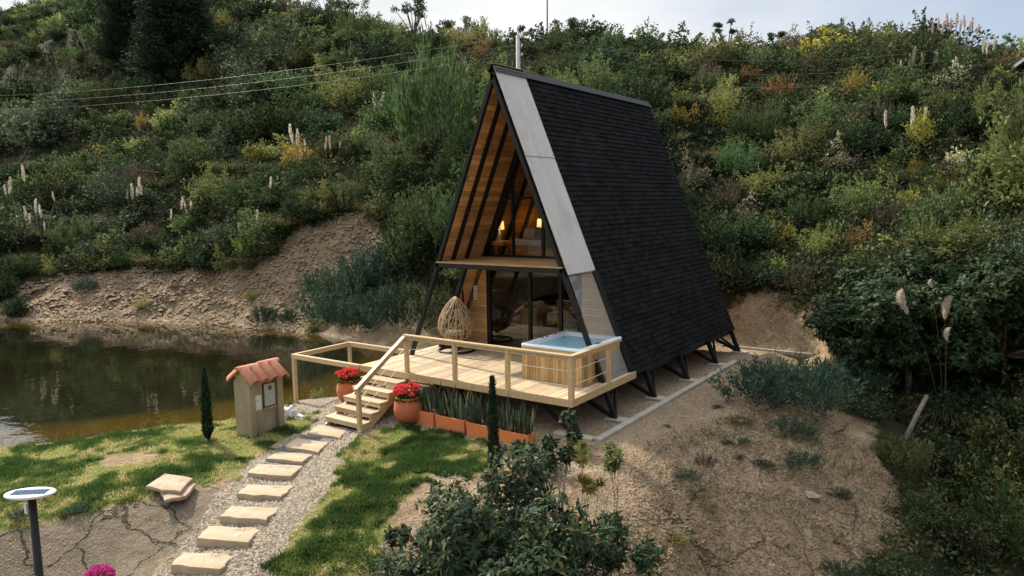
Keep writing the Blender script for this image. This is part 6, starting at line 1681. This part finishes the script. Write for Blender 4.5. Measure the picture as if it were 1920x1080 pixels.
# ------------------------------------------------------------------ magenta flowers at the bottom edge
c = CAM+8.2*ray(185, 1085); gz = float(hz(c[0], c[1])); rng = np.random.default_rng(8)
t_ = thing('flowering_plant', 'magenta flowering plant poking up at the bottom left edge', 'flowering plant', (c[0], c[1], gz))
MB().tube([(c[0], c[1], gz), tuple(c-np.array([0, 0, .02]))], .012, 6).build('stem', M['bark'], t_)
d = randdir(900, rng); d[:, 2] = np.abs(d[:, 2]); quads('flowers', leaves(c+d*np.array([.16, .16, .13])*rng.uniform(.7, 1, 900)[:, None], d+rng.normal(size=(900, 3))*.5, .035, .03, rng), rng.uniform(0, 1, 900), M['magenta'], t_)
d = randdir(300, rng); quads('foliage', leaves(c+d*.15-np.array([0, 0, .14]), d, .06, .025, rng), rng.uniform(0, 1, 300), M['potleaf'], t_)

# ------------------------------------------------------------------ lawns
def lawn(name, poly, n, seed, label, excl=None, h=(.03, .085)):
    rng = np.random.default_rng(seed); a = np.array(poly); lo = a.min(0)-.15; hi = a.max(0)+.15
    pts = rng.uniform(lo, hi, (n*4, 2)); j = np.stack([vnoise(pts[:, 0], pts[:, 1], .35, 4), vnoise(pts[:, 0], pts[:, 1], .35, 6)], 1)*.55+np.stack([vnoise(pts[:, 0], pts[:, 1], .12, 14), vnoise(pts[:, 0], pts[:, 1], .12, 16)], 1)*.25
    k = inpoly(pts[:, 0]+j[:, 0], pts[:, 1]+j[:, 1], poly)
    if excl: k &= ~inpoly(pts[:, 0]+j[:, 0], pts[:, 1]+j[:, 1], excl)
    k &= ~onstones(pts[:, 0], pts[:, 1])
    pts = pts[k]; patch = .8*vnoise(pts[:, 0], pts[:, 1], 1.1, 3)+.9*vnoise(pts[:, 0], pts[:, 1], .42, 5)+.5*vnoise(pts[:, 0], pts[:, 1], .16, 8)+.05
    keep = rng.uniform(0, 1, len(pts)) > np.clip(patch*1.5-.05, 0, .85); pts = pts[keep][:n]; patch = patch[keep][:n]; n = len(pts)
    z = hz(pts[:, 0], pts[:, 1]); C = np.stack([pts[:, 0], pts[:, 1], z-.005], 1)
    Dd = rng.normal(size=(n, 3))*.55+np.array([.1, 0, 1.]); Lg = rng.uniform(*h, n)*(1.15-.8*np.clip(patch, -.4, .6))
    Lg = Lg*(.75+1.1*np.clip(vnoise(pts[:, 0], pts[:, 1], .22, 21)+.25, 0, .8)); Q = leaves(C, Dd, Lg, rng.uniform(.009, .018, n), rng)
    tone = np.clip(.36+patch*1.5+rng.normal(size=n)*.16, 0, .99)
    # dry blades only in the sparse patches
    fr_ = (tone*37.7) % 1; dry = (patch > .10) & (rng.uniform(0, 1, n) < .6); base = np.floor(tone*37.7)
    tone = np.where(dry, (base+.93)/37.7, np.where(fr_ > .8, (base+.5)/37.7, tone))
    o = quads(name, Q, tone, M['lawn'], None, (0, 0, 0)); tag(o, label, 'grass', kind='stuff')
lawn('lawn_grass', P_LAWN_L, 120000, 3, 'sunlit patchy lawn between pond and path', P_DRY)
lawn('lawn_grass', P_LAWN_R, 90000, 4, 'thicker green lawn right of the gravel path')

# weeds and reeds at the near waterline and litter on the water margin
rng = np.random.default_rng(61); Qs, Ts = [], []
sh = [at_z(u, v, WATER) for u, v in ((-60, 850), (0, 838), (100, 828), (200, 815), (300, 800), (440, 786), (560, 752), (640, 716))]
for a, b in zip(sh[:-1], sh[1:]):
    for k in range(int(np.linalg.norm(b-a)*7)):
        p = a+(b-a)*rng.uniform(0, 1)+rng.normal(size=3)*np.array([.16, .16, 0]); p[2] = float(hz(p[0], p[1]))
        if p[2] < WATER-.12: continue
        Q, T = tussock(int(rng.integers(1, 9)), 9, rng.uniform(.10, .34), .012, .7, 3); Qs.append(Q+p); Ts.append(T)
tag(quads('shore_weeds', np.concatenate(Qs), np.concatenate(Ts), M['grassblade'], None, (0, 0, 0)), 'thin weeds fringing the near waterline of the pond', 'weeds', kind='stuff')
# sparse weeds and dry stems over bare soil
Qs, Ts = [], []
for poly, n_, lo_, hi_ in ((BANK, 330, .08, .28), (P_BARE, 110, .2, .5), (P_GRAVEL, 40, .04, .10), (P_BARE2, 40, .1, .3), (P_CLAY, 14, .04, .1)):
    a_ = np.array(poly); l0, h0_ = a_.min(0), a_.max(0); c_ = 0
    while c_ < n_:
        q = rng.uniform(l0, h0_)
        if not inpoly(np.array([q[0]]), np.array([q[1]]), poly)[0]: continue
        c_ += 1; z_ = float(hz(q[0], q[1])); Q, T = tussock(int(rng.integers(1, 30)), int(rng.integers(6, 26)), rng.uniform(lo_, hi_), .011, rng.uniform(.5, 1.6), 3)
        Qs.append(Q+np.array([q[0], q[1], z_])); Ts.append(T)
tag(quads('soil_weeds', np.concatenate(Qs), np.concatenate(Ts), M['grassblade'], None, (0, 0, 0)), 'thin scattered weeds on the bare soil and banks', 'weeds', kind='stuff')
